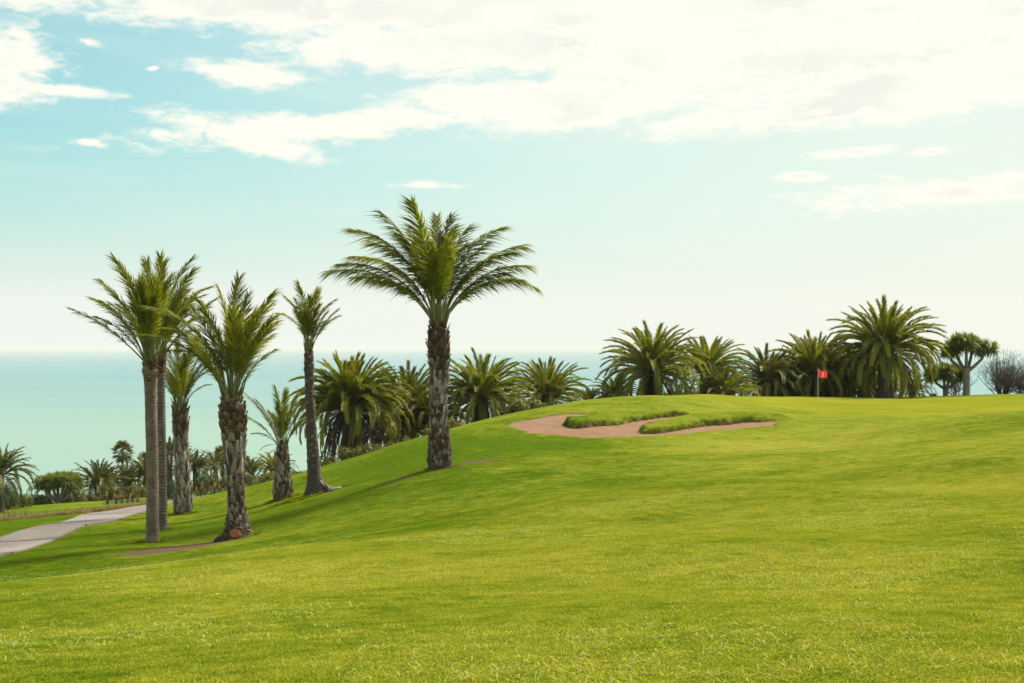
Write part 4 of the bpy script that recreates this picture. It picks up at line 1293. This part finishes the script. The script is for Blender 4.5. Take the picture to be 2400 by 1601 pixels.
# ------------------------------------------------------------------ fan palms down by the shore
def fan_mesh(seed):
    rg = random.Random(seed)
    mb = MB()
    mb.tube([(0, 0, 0), (.35, 0, .05), (.62, 0, .02)], [.018, .014, .012], 4, 1)
    n = 22
    for i in range(n):
        a = R(-125 + 250 * i / (n - 1))
        d = Vector((math.cos(a), math.sin(a), 0))
        s = Vector((-math.sin(a), math.cos(a), 0)) * .042
        b = Vector((.62, 0, .02))
        L = .42 * (1 - .15 * abs(a) / 2) * rg.uniform(.9, 1.1)
        fold = .018 * (1 if i % 2 else -1)
        m = b + d * L * .6 + Vector((0, 0, fold - .02))
        tip = b + d * L + Vector((0, 0, -.10 * rg.uniform(.5, 1.5)))
        mb.add([b, m - s, m + s, tip], [(0, 1, 2), (1, 3, 2)], 0, min(1, max(0, rg.gauss(.55, .2))))
    return mb.mesh('fan_leaf', [M_FAR, M_RACHIS], smooth=False)
FANS = [fan_mesh(s) for s in range(3)]

def fan_palm(label, x, y, heart_z, Rr, seed, n=34, r=.16, group='fan palms above the shore'):
    z0 = hz(x, y)
    H = max(heart_z - z0, .4)
    root = thing('fan_palm', label, 'palm tree', (x, y, z0), group)
    rg = random.Random(seed)
    mb = MB()
    m = max(8, int(H * 5))
    mb.tube([(0, 0, -.3 + (H + .3) * i / m) for i in range(m + 1)], [r * (1.25 - .35 * i / m) * rg.uniform(.93, 1.07) for i in range(m + 1)], 10)
    put('trunk', mb.mesh('trunk', [M_CANARY_BARK]), root)
    cr = put('crown', heart_mesh(seed, r * .9, .35), root, (0, 0, H))
    for i in range(n):
        u = (i + .5) / n
        e = R(80 - 135 * u + rg.uniform(-8, 8))
        a = i * 2.39996
        L = Rr * rg.uniform(.85, 1.1)
        v = (math.cos(a) * math.cos(e) * L, math.sin(a) * math.cos(e) * L, math.sin(e) * L)
        put('fan_leaf', rg.choice(FANS), cr, mat=frond_matrix(v, (0, 0, 0), rg.uniform(-.4, .4)))
    return root

fan_palm('fan palm with dark trunk rising above the other shore palms', -38.35, 140.0, -10.37, 1.26, 111, n=30)
fan_palm('half hidden fan palm touching the front crossed trunk', -36.55, 142.0, -11.37, 1.11, 112, n=28)
fan_palm('fan palm crown just left of the swollen trunk', -29.70, 146.0, -11.26, 1.31, 113, n=30)
fan_palm('fan palm low right of the swollen trunk', -26.75, 142.0, -11.80, 1.11, 114, n=26)


# ------------------------------------------------------------------ shrubs
def foliage_mesh(seed, mat, n=1500, leaf=0.09, lumps=9):
    """leaves spread through lumpy clumps in a unit mound"""
    rg = random.Random(seed)
    cl = []
    for i in range(lumps):
        a = rg.uniform(0, 6.28); q = math.sqrt(rg.random()) * .72
        cl.append((math.cos(a) * q, math.sin(a) * q, rg.uniform(.15, .75) * (1 - .5 * q), rg.uniform(.25, .46)))
    mb = MB()
    for i in range(n):
        c = rg.choice(cl)
        d = Vector((rg.gauss(0, 1), rg.gauss(0, 1), rg.gauss(.25, 1))).normalized()
        p = Vector(c[:3]) + d * c[3] * rg.random() ** .35
        if p.z < 0:
            p.z = abs(p.z) * .3
        nrm_ = (d + Vector((rg.uniform(-.8, .8), rg.uniform(-.8, .8), rg.uniform(-.4, .8)))).normalized()
        a = nrm_.cross(Vector((rg.uniform(-1, 1), rg.uniform(-1, 1), rg.uniform(-1, 1)))).normalized()
        b = nrm_.cross(a)
        L = leaf * rg.uniform(.6, 1.3)
        mb.add([p - a * L * .3, p + b * L * .5, p + a * L * .3, p - b * L * .5], [(0, 1, 2, 3)], 0, min(1, max(0, rg.gauss(.5, .22))))
    return mb.mesh('foliage', [mat], smooth=False)

FOL = {'olive': [foliage_mesh(s, M_SHRUB, 2600, .085) for s in range(3)],
       'green': [foliage_mesh(s + 10, M_SHRUB_G, 2600, .085) for s in range(3)],
       'dry': [foliage_mesh(s + 20, M_SHRUB_B, 2200, .07) for s in range(2)]}

def stem_mesh(seed):
    rg = random.Random(seed)
    mb = MB()
    for i in range(7):
        a = rg.uniform(0, 6.28); q = rg.uniform(.3, .65)
        mb.tube([(0, 0, -.1), (math.cos(a) * q * .4, math.sin(a) * q * .4, .25), (math.cos(a) * q, math.sin(a) * q, rg.uniform(.4, .7))], [.04, .03, .01], 5)
    return mb.mesh('stem', [M_STEM])
STEMS = [stem_mesh(s) for s in range(2)]
_shn = [0]
def shrub(label, x, y, rx, rz, kind, group='shrubs between the palms', ry=None, name='shrub'):
    _shn[0] += 1
    rg = random.Random(_shn[0])
    root = thing(name, label, 'shrub', (x, y, hz(x, y) - .05), group)
    m = Matrix.Rotation(rg.uniform(0, 6.28), 4, 'Z')
    S = Matrix.Diagonal((rx, ry or rx, rz, 1))
    put('foliage', rg.choice(FOL[kind]), root, mat=S @ m)
    put('stem', rg.choice(STEMS), root, mat=S @ m)
    return root

shrub('olive mound shaped shrub at the crest beside the swollen trunk', -18.00, 100.0, 1.59, 1.51, 'olive')
shrub('low olive shrub under the crest palm', -16.35, 100.0, 1.17, 1.19, 'olive')
shrub('dark green shrub behind the grey booted trunk foot', -24.24, 100.0, 0.83, 2.16, 'green')
shrub('rounded bright shrub right of the grey booted trunk', -23.59, 108.0, 0.75, 1.52, 'green')
shrub('brown mounded shrub at the end of the path', -21.75, 92.0, 0.57, 0.99, 'dry')
shrub('dark shrub under the lawn-end palm', -35.46, 100.0, 1.04, 2.16, 'green')
shrub('orange tinged olive shrub near the lawn-end palm', -35.82, 104.0, 1.08, 1.35, 'olive')
shrub('leafy shrub at the foot of the left dragon tree', -36.96, 112.0, 1.47, 1.21, 'green')
shrub('brown-green shrub between dragon tree and star palm', -36.18, 118.0, 1.47, 1.66, 'olive')
shrub('dark shrub at the foot of the star palm', -33.21, 118.0, 1.22, 1.91, 'olive')
shrub('olive shrub left of the crossed pair trunks', -30.37, 114.0, 1.18, 1.72, 'olive')
shrub('low wide bush on the strip beside the path', -19.37, 63.0, 0.74, 0.28, 'green')
shrub('grey-brown dead brush at the lawn edge', -21.77, 63.0, 0.70, 0.26, 'dry')
shrub('grey-brown dead brush right of the orange aloes', -21.35, 64.0, 0.53, 0.15, 'dry')
shrub('grey bush beside the far path edge', -20.26, 72.0, 0.35, 0.30, 'dry')
shrub('dry olive bush by the crossed pair trunks', -19.72, 76.0, 0.68, 0.27, 'olive')
shrub('olive shrub between swollen trunk and grey booted trunk', -23.35, 112.0, 1.39, 1.45, 'olive')
shrub('olive shrub behind the swollen trunk', -21.22, 108.0, 1.12, 1.40, 'olive')
shrub('tall olive thicket behind the star palm', -39.40, 132.0, 2.28, 2.42, 'olive')
shrub('tall thicket under the fan palm with dark trunk', -34.94, 128.0, 1.94, 2.49, 'olive')
shrub('thicket between the crossed pair and the grey booted trunk', -29.83, 122.0, 1.68, 2.37, 'olive')
shrub('broad thicket behind the rounded brushy palm', -28.67, 130.0, 2.06, 2.53, 'olive')
shrub('broad thicket left of the spiky tuft', -26.14, 132.0, 2.09, 2.42, 'olive')
shrub('thicket under the spiky tuft beside the olive mound', -21.95, 124.0, 1.88, 1.74, 'green')
shrub('thicket behind the lawn-end palm', -43.09, 126.0, 2.00, 1.63, 'olive')
shrub('thicket behind the left dragon tree trunk', -39.88, 126.0, 2.00, 1.63, 'olive')
shrub('dark low hedge of brush at the crest by the thin palm', -13.80, 92.0, 0.95, 0.99, 'olive')
shrub('dead brown brush below the bushy yellowish palms', -5.95, 76.0, 1.07, 0.70, 'dry', group='brush behind the crest')
shrub('dead brown brush beside the skirted canary palm', -6.92, 74.0, 0.82, 0.59, 'dry', group='brush behind the crest')
shrub('dark brush behind the left end of the bunker', 1.37, 82.0, 1.00, 0.85, 'dry', group='brush behind the crest')
shrub('dark shrub under the palm behind the red flag', 20.50, 95.0, 1.16, 1.28, 'olive', group='brush behind the crest')
shrub('dark shrub under the tallest canary palm', 22.97, 95.0, 1.34, 1.45, 'olive', group='brush behind the crest')
shrub('dark shrub under the broad canary palm', 10.60, 90.0, 1.10, 1.10, 'olive', group='brush behind the crest')
shrub('small dark bush on the crest between palm and dragon tree', 28.44, 96.0, 0.24, 0.47, 'olive', group='brush behind the crest')
shrub('dark shrub under the yellowed canary palm', 17.26, 94.0, 1.15, 1.15, 'olive', group='brush behind the crest')


# the leafless bush beside the dragon trees
def twig_bush(label, x, y, rx, rz, seed, n0=16, group=None):
    rg = random.Random(seed)
    root = thing('bare_bush', label, 'bush', (x, y, hz(x, y)), group)
    st = MB(); tw = MB()
    def grow(mb_, p, d, L, r, depth):
        k = 3
        pts = [p]
        for i in range(k):
            d = (d + Vector((rg.uniform(-.28, .28), rg.uniform(-.28, .28), rg.uniform(-.16, .22)))).normalized()
            pts.append(pts[-1] + d * L / k)
        mb_.tube(pts, [r * (1 - .5 * i / k) for i in range(k + 1)], 4 if depth < 2 else 3, 0, False, rg.random())
        if depth < 5:
            for i in range(rg.choice((3, 4))):
                q = pts[rg.choice((1, 2, 3))]
                dd = (d + Vector((rg.uniform(-.9, .9), rg.uniform(-.9, .9), rg.uniform(-.5, .8)))).normalized()
                grow(tw, q, dd, L * rg.uniform(.5, .72), r * .55, depth + 1)
    for i in range(n0):
        a = rg.uniform(0, 6.28); q = rg.uniform(.15, 1.0)
        d = Vector((math.cos(a) * q * rx / rz, math.sin(a) * q * .8, 1)).normalized()
        grow(st, Vector((math.cos(a) * .2, math.sin(a) * .2, -.1)), d, rz * rg.uniform(.42, .58), .035, 1)
    put('stem', st.mesh('stem', [M_TWIG]), root)
    put('twigs', tw.mesh('twigs', [M_TWIG], smooth=False), root)
    return root
twig_bush('leafless purplish brown bush right of the taller dragon tree', 33.41, 97, 2.38, 2.97, 3, 36, 'bare bushes')
twig_bush('low leafless bush behind the smaller dragon tree', 30.60, 98, 1.08, 1.50, 4, 12, 'bare bushes')
twig_bush('leafless bush at the right end of the crest', 35.25, 98, 1.08, 1.68, 5, 22, 'bare bushes')


# ------------------------------------------------------------------ aloes in flower
def aloe_parts(seed):
    rg = random.Random(seed)
    mb = MB()
    for i in range(26):
        u = (i + .5) / 26
        e = R(78 - 70 * u); a = i * 2.39996
        d = Vector((math.cos(a) * math.cos(e), math.sin(a) * math.cos(e), math.sin(e)))
        s = Vector((-math.sin(a), math.cos(a), 0)) * .05
        L = rg.uniform(.75, 1.05)
        tip = d * L + Vector((0, 0, .12 * L))
        m = d * L * .5
        mb.add([-s, s, m + s * .8, m - s * .8, m + Vector((0, 0, -.05)), tip], [(0, 1, 2, 3), (3, 2, 5), (0, 4, 1), (3, 5, 4), (4, 5, 2)], 0, rg.random())
    lv = mb.mesh('leaf_rosette', [M_ALOE], smooth=False)
    mb = MB()
    mb.tube([(0, 0, 0), (.03, 0, .8), (.05, 0, 1.5)], [.03, .022, .016], 5, 1)
    for i in range(60):
        h = 1.0 + .62 * i / 60; a = i * 2.4
        q = .11 * (1 - (i / 60) ** 2) + .02
        c = Vector((.045 + math.cos(a) * .02, math.sin(a) * .02, h))
        e = c + Vector((math.cos(a) * q, math.sin(a) * q, -.05))
        s = Vector((-math.sin(a), math.cos(a), 0)) * .022
        mb.add([c, e - s, e + s, e + Vector((0, 0, -.05))], [(0, 1, 2), (1, 3, 2)], 0, rg.random())
    return lv, mb.mesh('flower_spike', [M_FLOWER, M_STEM], smooth=False)
ALOE = [aloe_parts(s) for s in range(2)]
def aloe(label, x, y, s, nsp, seed, group):
    rg = random.Random(seed)
    root = thing('aloe', label, 'aloe', (x, y, hz(x, y)), group)
    lv, sp = rg.choice(ALOE)
    put('leaf_rosette', lv, root, mat=Matrix.Scale(s, 4))
    for i in range(nsp):
        a = rg.uniform(0, 6.28)
        put('flower_spike', sp, root, mat=Matrix.Translation((math.cos(a) * .2 * s, math.sin(a) * .2 * s, 0)) @ Euler((rg.uniform(-.18, .18), rg.uniform(-.18, .18), a)).to_matrix().to_4x4() @ Matrix.Scale(s * rg.uniform(.75, 1.1), 4))
    return root
for i, (x, y, s, n) in enumerate([(-22.28,62.5,0.33,1), (-21.73,61.5,0.39,2), (-21.73,62.0,0.32,1), (-21.71,62.6,0.30,3), (-21.31,62.2,0.41,1)]):
    aloe('orange flowering aloe among the dead brush at the lawn edge', x, y, s, n, i, 'aloes by the dead brush')
for i, (x, y, s, n) in enumerate([(-26.90,98.0,0.41,3), (-26.25,97.0,0.42,2), (-26.17,98.0,0.56,3), (-25.55,97.0,0.40,2), (-27.56,99.0,0.56,3), (-28.16,99.0,0.55,2)]):
    aloe('yellow flowering aloe under the bushy palms beyond the path', x, y, s, n, i + 20, 'aloes under the bushy palms')
for i, (x, y, s, n) in enumerate([(-21.23,96.0,0.45,3), (-21.24,97.0,0.59,3), (-20.52,97.0,0.43,3), (-20.10,96.0,0.60,2), (-20.14,98.0,0.45,3), (-21.17,98.0,0.48,3)]):
    aloe('yellow flowering aloe between the grey and the swollen palm trunk', x, y, s, n, i + 40, 'aloes between the palm trunks')
for i, (x, y, s, n) in enumerate([(-19.10,61.5,0.25,2), (-18.79,62.0,0.31,2), (-19.53,62.0,0.33,1)]):
    aloe('small aloe with thin spike beside the wide bush on the strip', x, y, s, n, i + 60, 'aloes by the wide bush')


# ------------------------------------------------------------------ the flag in the hole
def plain(name, col, rough=.5, trans=0):
    m, t, p, out = new_mat(name)
    g = nd(t, 'ShaderNodeTexCoord')
    n = noise(t, g.outputs['Object'], 18, 3, .5)
    set_col(t, p, mixc(t, n, tuple(c * .9 for c in col), col))
    p.inputs['Roughness'].default_value = rough
    if trans:
        tr = nd(t, 'ShaderNodeBsdfTranslucent')
        tr.inputs['Color'].default_value = (*col, 1)
        mx = nd(t, 'ShaderNodeMixShader')
        mx.inputs[0].default_value = trans
        lk(t, p.outputs[0], mx.inputs[1]); lk(t, tr.outputs[0], mx.inputs[2]); lk(t, mx.outputs[0], out.inputs['Surface'])
    return m
M_POLE = plain('white_pole', (.62, .62, .56), .4)
M_RED = plain('red_cloth', (.72, .035, .035), .8, .35)
M_WHITE = plain('white_print', (.85, .85, .82), .8, .2)
FX, FY = 15.49, 72.0
flag = thing('golf_flag', 'small red golf flag numbered 1 on a thin white stick', 'flag', (FX, FY, hz(FX, FY)))
mb = MB()
mb.tube([(0, 0, -.12), (0, 0, .6), (.004, 0, 1.3), (.01, 0, 2.10)], [.0105, .010, .0095, .009], 8)
put('pole', mb.mesh('pole', [M_POLE]), flag)
mb = MB()
mb.tube([(.01, 0, 2.10), (.01, 0, 2.125)], [.018, .010], 8)
put('pole_cap', mb.mesh('pole_cap', [M_POLE]), flag)
def cloth(u, v):
    """u along the fly 0..1, v down from the top 0..1"""
    return Vector((.03 + .43 * u, .05 * math.sin(u * 5.2 + v * .8) * u - .02, 2.08 - .37 * v - .085 * u - .02 * math.sin(u * 4) - .015 * v * math.sin(u * 6)))
mb = MB()
nu, nv = 16, 10
for j in range(nv + 1):
    for i in range(nu + 1):
        mb.v.append(tuple(cloth(i / nu, j / nv))); mb.tone.append(.5)
for j in range(nv):
    for i in range(nu):
        mb.f.append((j * (nu + 1) + i, j * (nu + 1) + i + 1, (j + 1) * (nu + 1) + i + 1, (j + 1) * (nu + 1) + i)); mb.m.append(0)
fc = put('cloth', mb.mesh('cloth', [M_RED]), flag)
mb = MB()
for off in (-.004, .004):
    # the numeral 1: stem, flag stroke and foot, slanted as on the cloth
    for quad in (((.49, .20), (.62, .20), (.52, .80), (.39, .80)), ((.50, .20), (.55, .29), (.38, .42), (.34, .35))):
        P4 = []
        for (u, v) in quad:
            q = cloth(u, v); q.y += off; P4.append(q)
        k = 4
        vs = []
        for a in range(k + 1):
            for b in range(2):
                top_ = (quad[0][0] + (quad[3][0] - quad[0][0]) * a / k, quad[0][1] + (quad[3][1] - quad[0][1]) * a / k)
                bot_ = (quad[1][0] + (quad[2][0] - quad[1][0]) * a / k, quad[1][1] + (quad[2][1] - quad[1][1]) * a / k)
                uv = top_ if b == 0 else bot_
                q = cloth(*uv); q.y += off; vs.append(q)
        mb.add(vs, [(2 * a, 2 * a + 1, 2 * a + 3, 2 * a + 2) for a in range(k)])
put('numeral', mb.mesh('numeral', [M_WHITE], smooth=False), fc, label='white numeral 1 printed on the flag')

# ------------------------------------------------------------------ grass blades
def tuft_mesh(name, seed, mat, n, rad, ln, wd, lay=.5, straw=0.0, flat=.15):
    rg = random.Random(seed)
    mb = MB()
    for i in range(n):
        a = rg.uniform(0, 6.28); q = rad * math.sqrt(rg.random())
        p = Vector((math.cos(a) * q, math.sin(a) * q, -.004))
        b = rg.uniform(0, 6.28)
        L = rg.uniform(*ln)
        k = rg.uniform(flat, lay + .3)
        d = Vector((math.cos(b), math.sin(b), 0))
        s = Vector((-math.sin(b), math.cos(b), 0)) * wd * rg.uniform(.7, 1.3) * .5
        m = p + d * L * k * .35 + Vector((0, 0, L * .55 * (1 - .3 * k)))
        e = p + d * L * k + Vector((0, 0, L * max(.15, 1 - .75 * k)))
        tone = 1.0 if rg.random() < straw else min(.9, max(0, rg.gauss(.43, .23)))
        mb.add([p - s, p + s, m + s * .8, m - s * .8, e], [(0, 1, 2, 3), (3, 2, 4)], 0, tone)
    return mb.mesh(name, [mat], smooth=False)

def scatter(name, label, pts, spin, scl, tuft):
    """one object: the tufts set on the ground at pts"""
    e = .15
    n = len(pts)
    z = height(pts[:, 0], pts[:, 1])
    zx = (height(pts[:, 0] + e, pts[:, 1]) - z) / e
    zy = (height(pts[:, 0], pts[:, 1] + e) - z) / e
    rot = np.zeros((n, 3), np.float32)
    for i in range(n):
        nv_ = Vector((-zx[i], -zy[i], 1)).normalized()
        rot[i] = (nv_.to_track_quat('Z', 'Y') @ Euler((0, 0, spin[i])).to_quaternion()).to_euler()
    me = bpy.data.meshes.new(name)
    me.vertices.add(n)
    me.vertices.foreach_set('co', np.stack([pts[:, 0], pts[:, 1], z], 1).astype(np.float32).ravel())
    a = me.attributes.new('rot', 'FLOAT_VECTOR', 'POINT'); a.data.foreach_set('vector', rot.ravel())
    a = me.attributes.new('scl', 'FLOAT', 'POINT'); a.data.foreach_set('value', np.asarray(scl, np.float32))
    o = put(name, me)
    o['kind'] = 'stuff'
    o['label'] = label
    src = bpy.data.objects.new(name + '_tuft', tuft)
    ng = bpy.data.node_groups.new(name, 'GeometryNodeTree')
    ng.interface.new_socket('Geometry', in_out='INPUT', socket_type='NodeSocketGeometry')
    ng.interface.new_socket('Geometry', in_out='OUTPUT', socket_type='NodeSocketGeometry')
    gi = ng.nodes.new('NodeGroupInput'); go = ng.nodes.new('NodeGroupOutput')
    oi = ng.nodes.new('GeometryNodeObjectInfo'); oi.inputs['Object'].default_value = src; oi.inputs['As Instance'].default_value = True
    ip = ng.nodes.new('GeometryNodeInstanceOnPoints')
    na = ng.nodes.new('GeometryNodeInputNamedAttribute'); na.data_type = 'FLOAT_VECTOR'; na.inputs['Name'].default_value = 'rot'
    nb = ng.nodes.new('GeometryNodeInputNamedAttribute'); nb.data_type = 'FLOAT'; nb.inputs['Name'].default_value = 'scl'
    er = ng.nodes.new('FunctionNodeEulerToRotation')
    ng.links.new(gi.outputs[0], ip.inputs['Points'])
    ng.links.new(oi.outputs['Geometry'], ip.inputs['Instance'])
    ng.links.new(na.outputs[0], er.inputs[0]); ng.links.new(er.outputs[0], ip.inputs['Rotation'])
    ng.links.new(nb.outputs[0], ip.inputs['Scale'])
    ng.links.new(ip.outputs[0], go.inputs[0])
    md = o.modifiers.new('tufts', 'NODES'); md.node_group = ng
    return o

nrg = np.random.default_rng(7)
def wedge(n, y0, y1, half=.40, p=1.0):
    """points in the strip of lawn ahead, evenly by area between two distances"""
    y = np.sqrt(nrg.uniform(y0 * y0, y1 * y1, n))
    x = nrg.uniform(-half, half, n) * (y + 2.0)
    return np.stack([x, y], 1)
def free(pts):
    """keep off the path, the sand and the green"""
    d = np.full(len(pts), 1e9)
    for (a, b) in zip(PATH[:-1], PATH[1:]):
        e = b - a
        t = np.clip(((pts - a) @ e) / (e @ e), 0, 1)
        d = np.minimum(d, np.hypot(*(pts - a - t[:, None] * e).T))
    ok = d > 1.18
    bx = (pts[:, 0] > -3) & (pts[:, 0] < 14) & (pts[:, 1] > 50) & (pts[:, 1] < 64)
    if bx.any():
        ok[bx] &= sand_sd(pts[bx, 0], pts[bx, 1]) < 0.05
    s = np.zeros(len(pts))
    for (cx, cy, rx, ry, a, k) in SOIL_PATCHES:
        s = np.maximum(s, k * np.minimum(1, 2.2 * blob(pts[:, 0], pts[:, 1], cx, cy, rx, ry, a)))
    ok &= s < 0.5
    ge = ((pts[:, 0] - GREEN_CENTRE[0]) / GREEN_RADII[0]) ** 2 + ((pts[:, 1] - GREEN_CENTRE[1]) / GREEN_RADII[1]) ** 2
    return pts[ok & (ge > 1.1)]
pts = np.concatenate([wedge(9000, 4.5, 12), wedge(11000, 12, 22), wedge(11000, 22, 34), wedge(16000, 34, 64)])
pts = pts[nrg.random(len(pts)) > sstep(pts[:, 1], 26, 64)]
pts = free(pts)
scatter('lawn_grass', 'short green lawn grass of the fairway', pts, nrg.uniform(0, 6.28, len(pts)), nrg.uniform(.75, 1.25, len(pts)),
        tuft_mesh('lawn_tuft', 1, M_BLADE, 190, .20, (.012, .032), .0045, .9, .02))
# pale dry clippings lying in drifts on the turf
pts = np.concatenate([wedge(1900, 5, 14), wedge(4600, 14, 30)])
nn = np.sin(pts[:, 0] * 1.1 + 2.0 * np.sin(pts[:, 1] * .35)) + np.sin(pts[:, 1] * .9 + 1.3 * np.sin(pts[:, 0] * .6)) + nrg.uniform(-.9, .9, len(pts))
pts = pts[nn > .35]
pts = free(pts)
scatter('dry_clippings', 'pale dry blades lying in drifts on the lawn', pts, nrg.uniform(0, 6.28, len(pts)), nrg.uniform(.7, 1.3, len(pts)),
        tuft_mesh('clipping_tuft', 2, M_BLADE, 16, .26, (.05, .10), .0055, 1.5, .45, 1.05))
# long rough grass on the bunker tongues and lips
bp = np.stack([nrg.uniform(-2.2, 13, 40000), nrg.uniform(52, 63, 40000)], 1)
sd = sand_sd(bp[:, 0], bp[:, 1])
tg = np.minimum(np.minimum(seg_dist(bp[:, 0], bp[:, 1], TONGUE_1), seg_dist(bp[:, 0], bp[:, 1], TONGUE_2)), seg_dist(bp[:, 0], bp[:, 1], BACK_LIP))
drop_ = height(bp[:, 0], bp[:, 1] + .12) - sand_height(bp[:, 0], bp[:, 1])
keep = (sd < .05) & (sd > -.13) & (drop_ > .12) & ((sd > -.12) | (nrg.random(len(bp)) < .35))
bp = bp[keep]
near_tongue = tg[keep]
scatter('bunker_rough', 'long rough grass on the bunker lips', bp, nrg.uniform(0, 6.28, len(bp)), nrg.uniform(.6, 1.25, len(bp)) * np.where(near_tongue < 1.6, 1, .55),
        tuft_mesh('rough_tuft', 3, M_LIP, 26, .09, (.03, .06), .009, 1.2))
# taller unmown grass round the palm feet
tp = []
for (cx, cy, rad, n) in PALM_FEET:
    a = nrg.uniform(0, 6.28, n); q = rad * (.45 + .75 * nrg.random(n))
    tp.append(np.stack([cx + np.cos(a) * q, cy + np.sin(a) * q * .8], 1))
tp = np.concatenate(tp)
scatter('tussock_grass', 'longer dark grass left round the palm feet', tp, nrg.uniform(0, 6.28, len(tp)), nrg.uniform(.5, 1.1, len(tp)),
        tuft_mesh('tussock_tuft', 4, M_ROUGH, 30, .10, (.08, .22), .012, .8))
# dry grass along the far side of the path
dp = []
for (cx, cy, rx, ry, a) in BRUSH_PATCHES:
    n = int(60 * rx * ry)
    q = np.stack([nrg.normal(0, .45, n) * rx, nrg.normal(0, .45, n) * ry], 1)
    dp.append(np.stack([cx + q[:, 0] * math.cos(a) - q[:, 1] * math.sin(a), cy + q[:, 0] * math.sin(a) + q[:, 1] * math.cos(a)], 1))
dp = np.concatenate(dp)
scatter('dry_grass', 'straw coloured dry grass beyond the path', dp, nrg.uniform(0, 6.28, len(dp)), nrg.uniform(.5, 1.2, len(dp)),
        tuft_mesh('dry_tuft', 5, M_STRAW, 34, .14, (.14, .42), .013, .6))

# low scrub filling the ground between the shore plants
sp_ = []
for i in range(5200):
    x = nrg.uniform(-62, 34); y = nrg.uniform(62, 150)
    sp_.append((x, y))
sp_ = np.array(sp_)
rimv = np.interp(sp_[:, 0], [-420, -60, -42, -36, -30, -24, -19, -14, -9.5, -4, 0, 6, 14, 420], [66, 66, 124, 119, 115, 112, 100, 68, 64, 66, 69, 77, 101, 101])
sp_ = sp_[(sp_[:, 1] > rimv + 1.0) & ((sp_[:, 0] < -16) | (nrg.random(len(sp_)) < .25))]
scatter('ground_cover', 'low brown and olive scrub between the shore plants', sp_, nrg.uniform(0, 6.28, len(sp_)), nrg.uniform(.45, 1.1, len(sp_)),
        foliage_mesh(77, M_SHRUB, 420, .16, 6))

# three yellow lawn flowers
M_YELLOW = plain('yellow_petal', (.75, .42, .02), .6)
M_GSTEM = plain('flower_stalk', (.10, .16, .02), .6)
for i, (x, y, lab) in enumerate(LAWN_FLOWERS):
    f = thing('lawn_flower', lab, 'flower', (x, y, hz(x, y)), 'yellow flowers in the lawn')
    mb = MB(); mb.tube([(0, 0, 0), (.004, 0, .03), (.006, 0, .055)], [.002, .002, .002], 5)
    put('stalk', mb.mesh('stalk', [M_GSTEM]), f)
    mb = MB()
    for k in range(16):
        a = k * 2.39996; q = .006 + .022 * (k / 16)
        d = Vector((math.cos(a), math.sin(a), 0)); s = Vector((-math.sin(a), math.cos(a), 0)) * .006
        c = Vector((.006, 0, .055))
        mb.add([c, c + d * q - s + Vector((0, 0, .008)), c + d * q * 1.4 + Vector((0, 0, .006)), c + d * q + s + Vector((0, 0, .008))], [(0, 1, 2, 3)])
    put('petals', mb.mesh('petals', [M_YELLOW], smooth=False), f)

# ------------------------------------------------------------------ damp air over the sea
M_HAZE = bpy.data.materials.new('haze_air')
M_HAZE.use_nodes = True
t = M_HAZE.node_tree
t.nodes.clear()
out = nd(t, 'ShaderNodeOutputMaterial')
pv = nd(t, 'ShaderNodeVolumePrincipled')
pv.inputs['Color'].default_value = (0.86, 0.90, 0.86, 1)
pv.inputs['Density'].default_value = HAZE_DENSITY
pv.inputs['Anisotropy'].default_value = 0.0
lk(t, pv.outputs[0], out.inputs['Volume'])
mb = MB()
hx, y0, y1, z0, z1 = 75000.0, -400.0, 71000.0, -110.0, 9.0
mb.add([(-hx, y0, z0), (hx, y0, z0), (hx, y1, z0), (-hx, y1, z0), (-hx, y0, z1), (hx, y0, z1), (hx, y1, z1), (-hx, y1, z1)],
       [(3, 2, 1, 0), (4, 5, 6, 7), (0, 1, 5, 4), (1, 2, 6, 5), (2, 3, 7, 6), (3, 0, 4, 7)])
haze = put('haze', mb.mesh('haze', [M_HAZE], smooth=False))
haze['kind'] = 'stuff'
haze['label'] = 'pale damp haze over the sea'
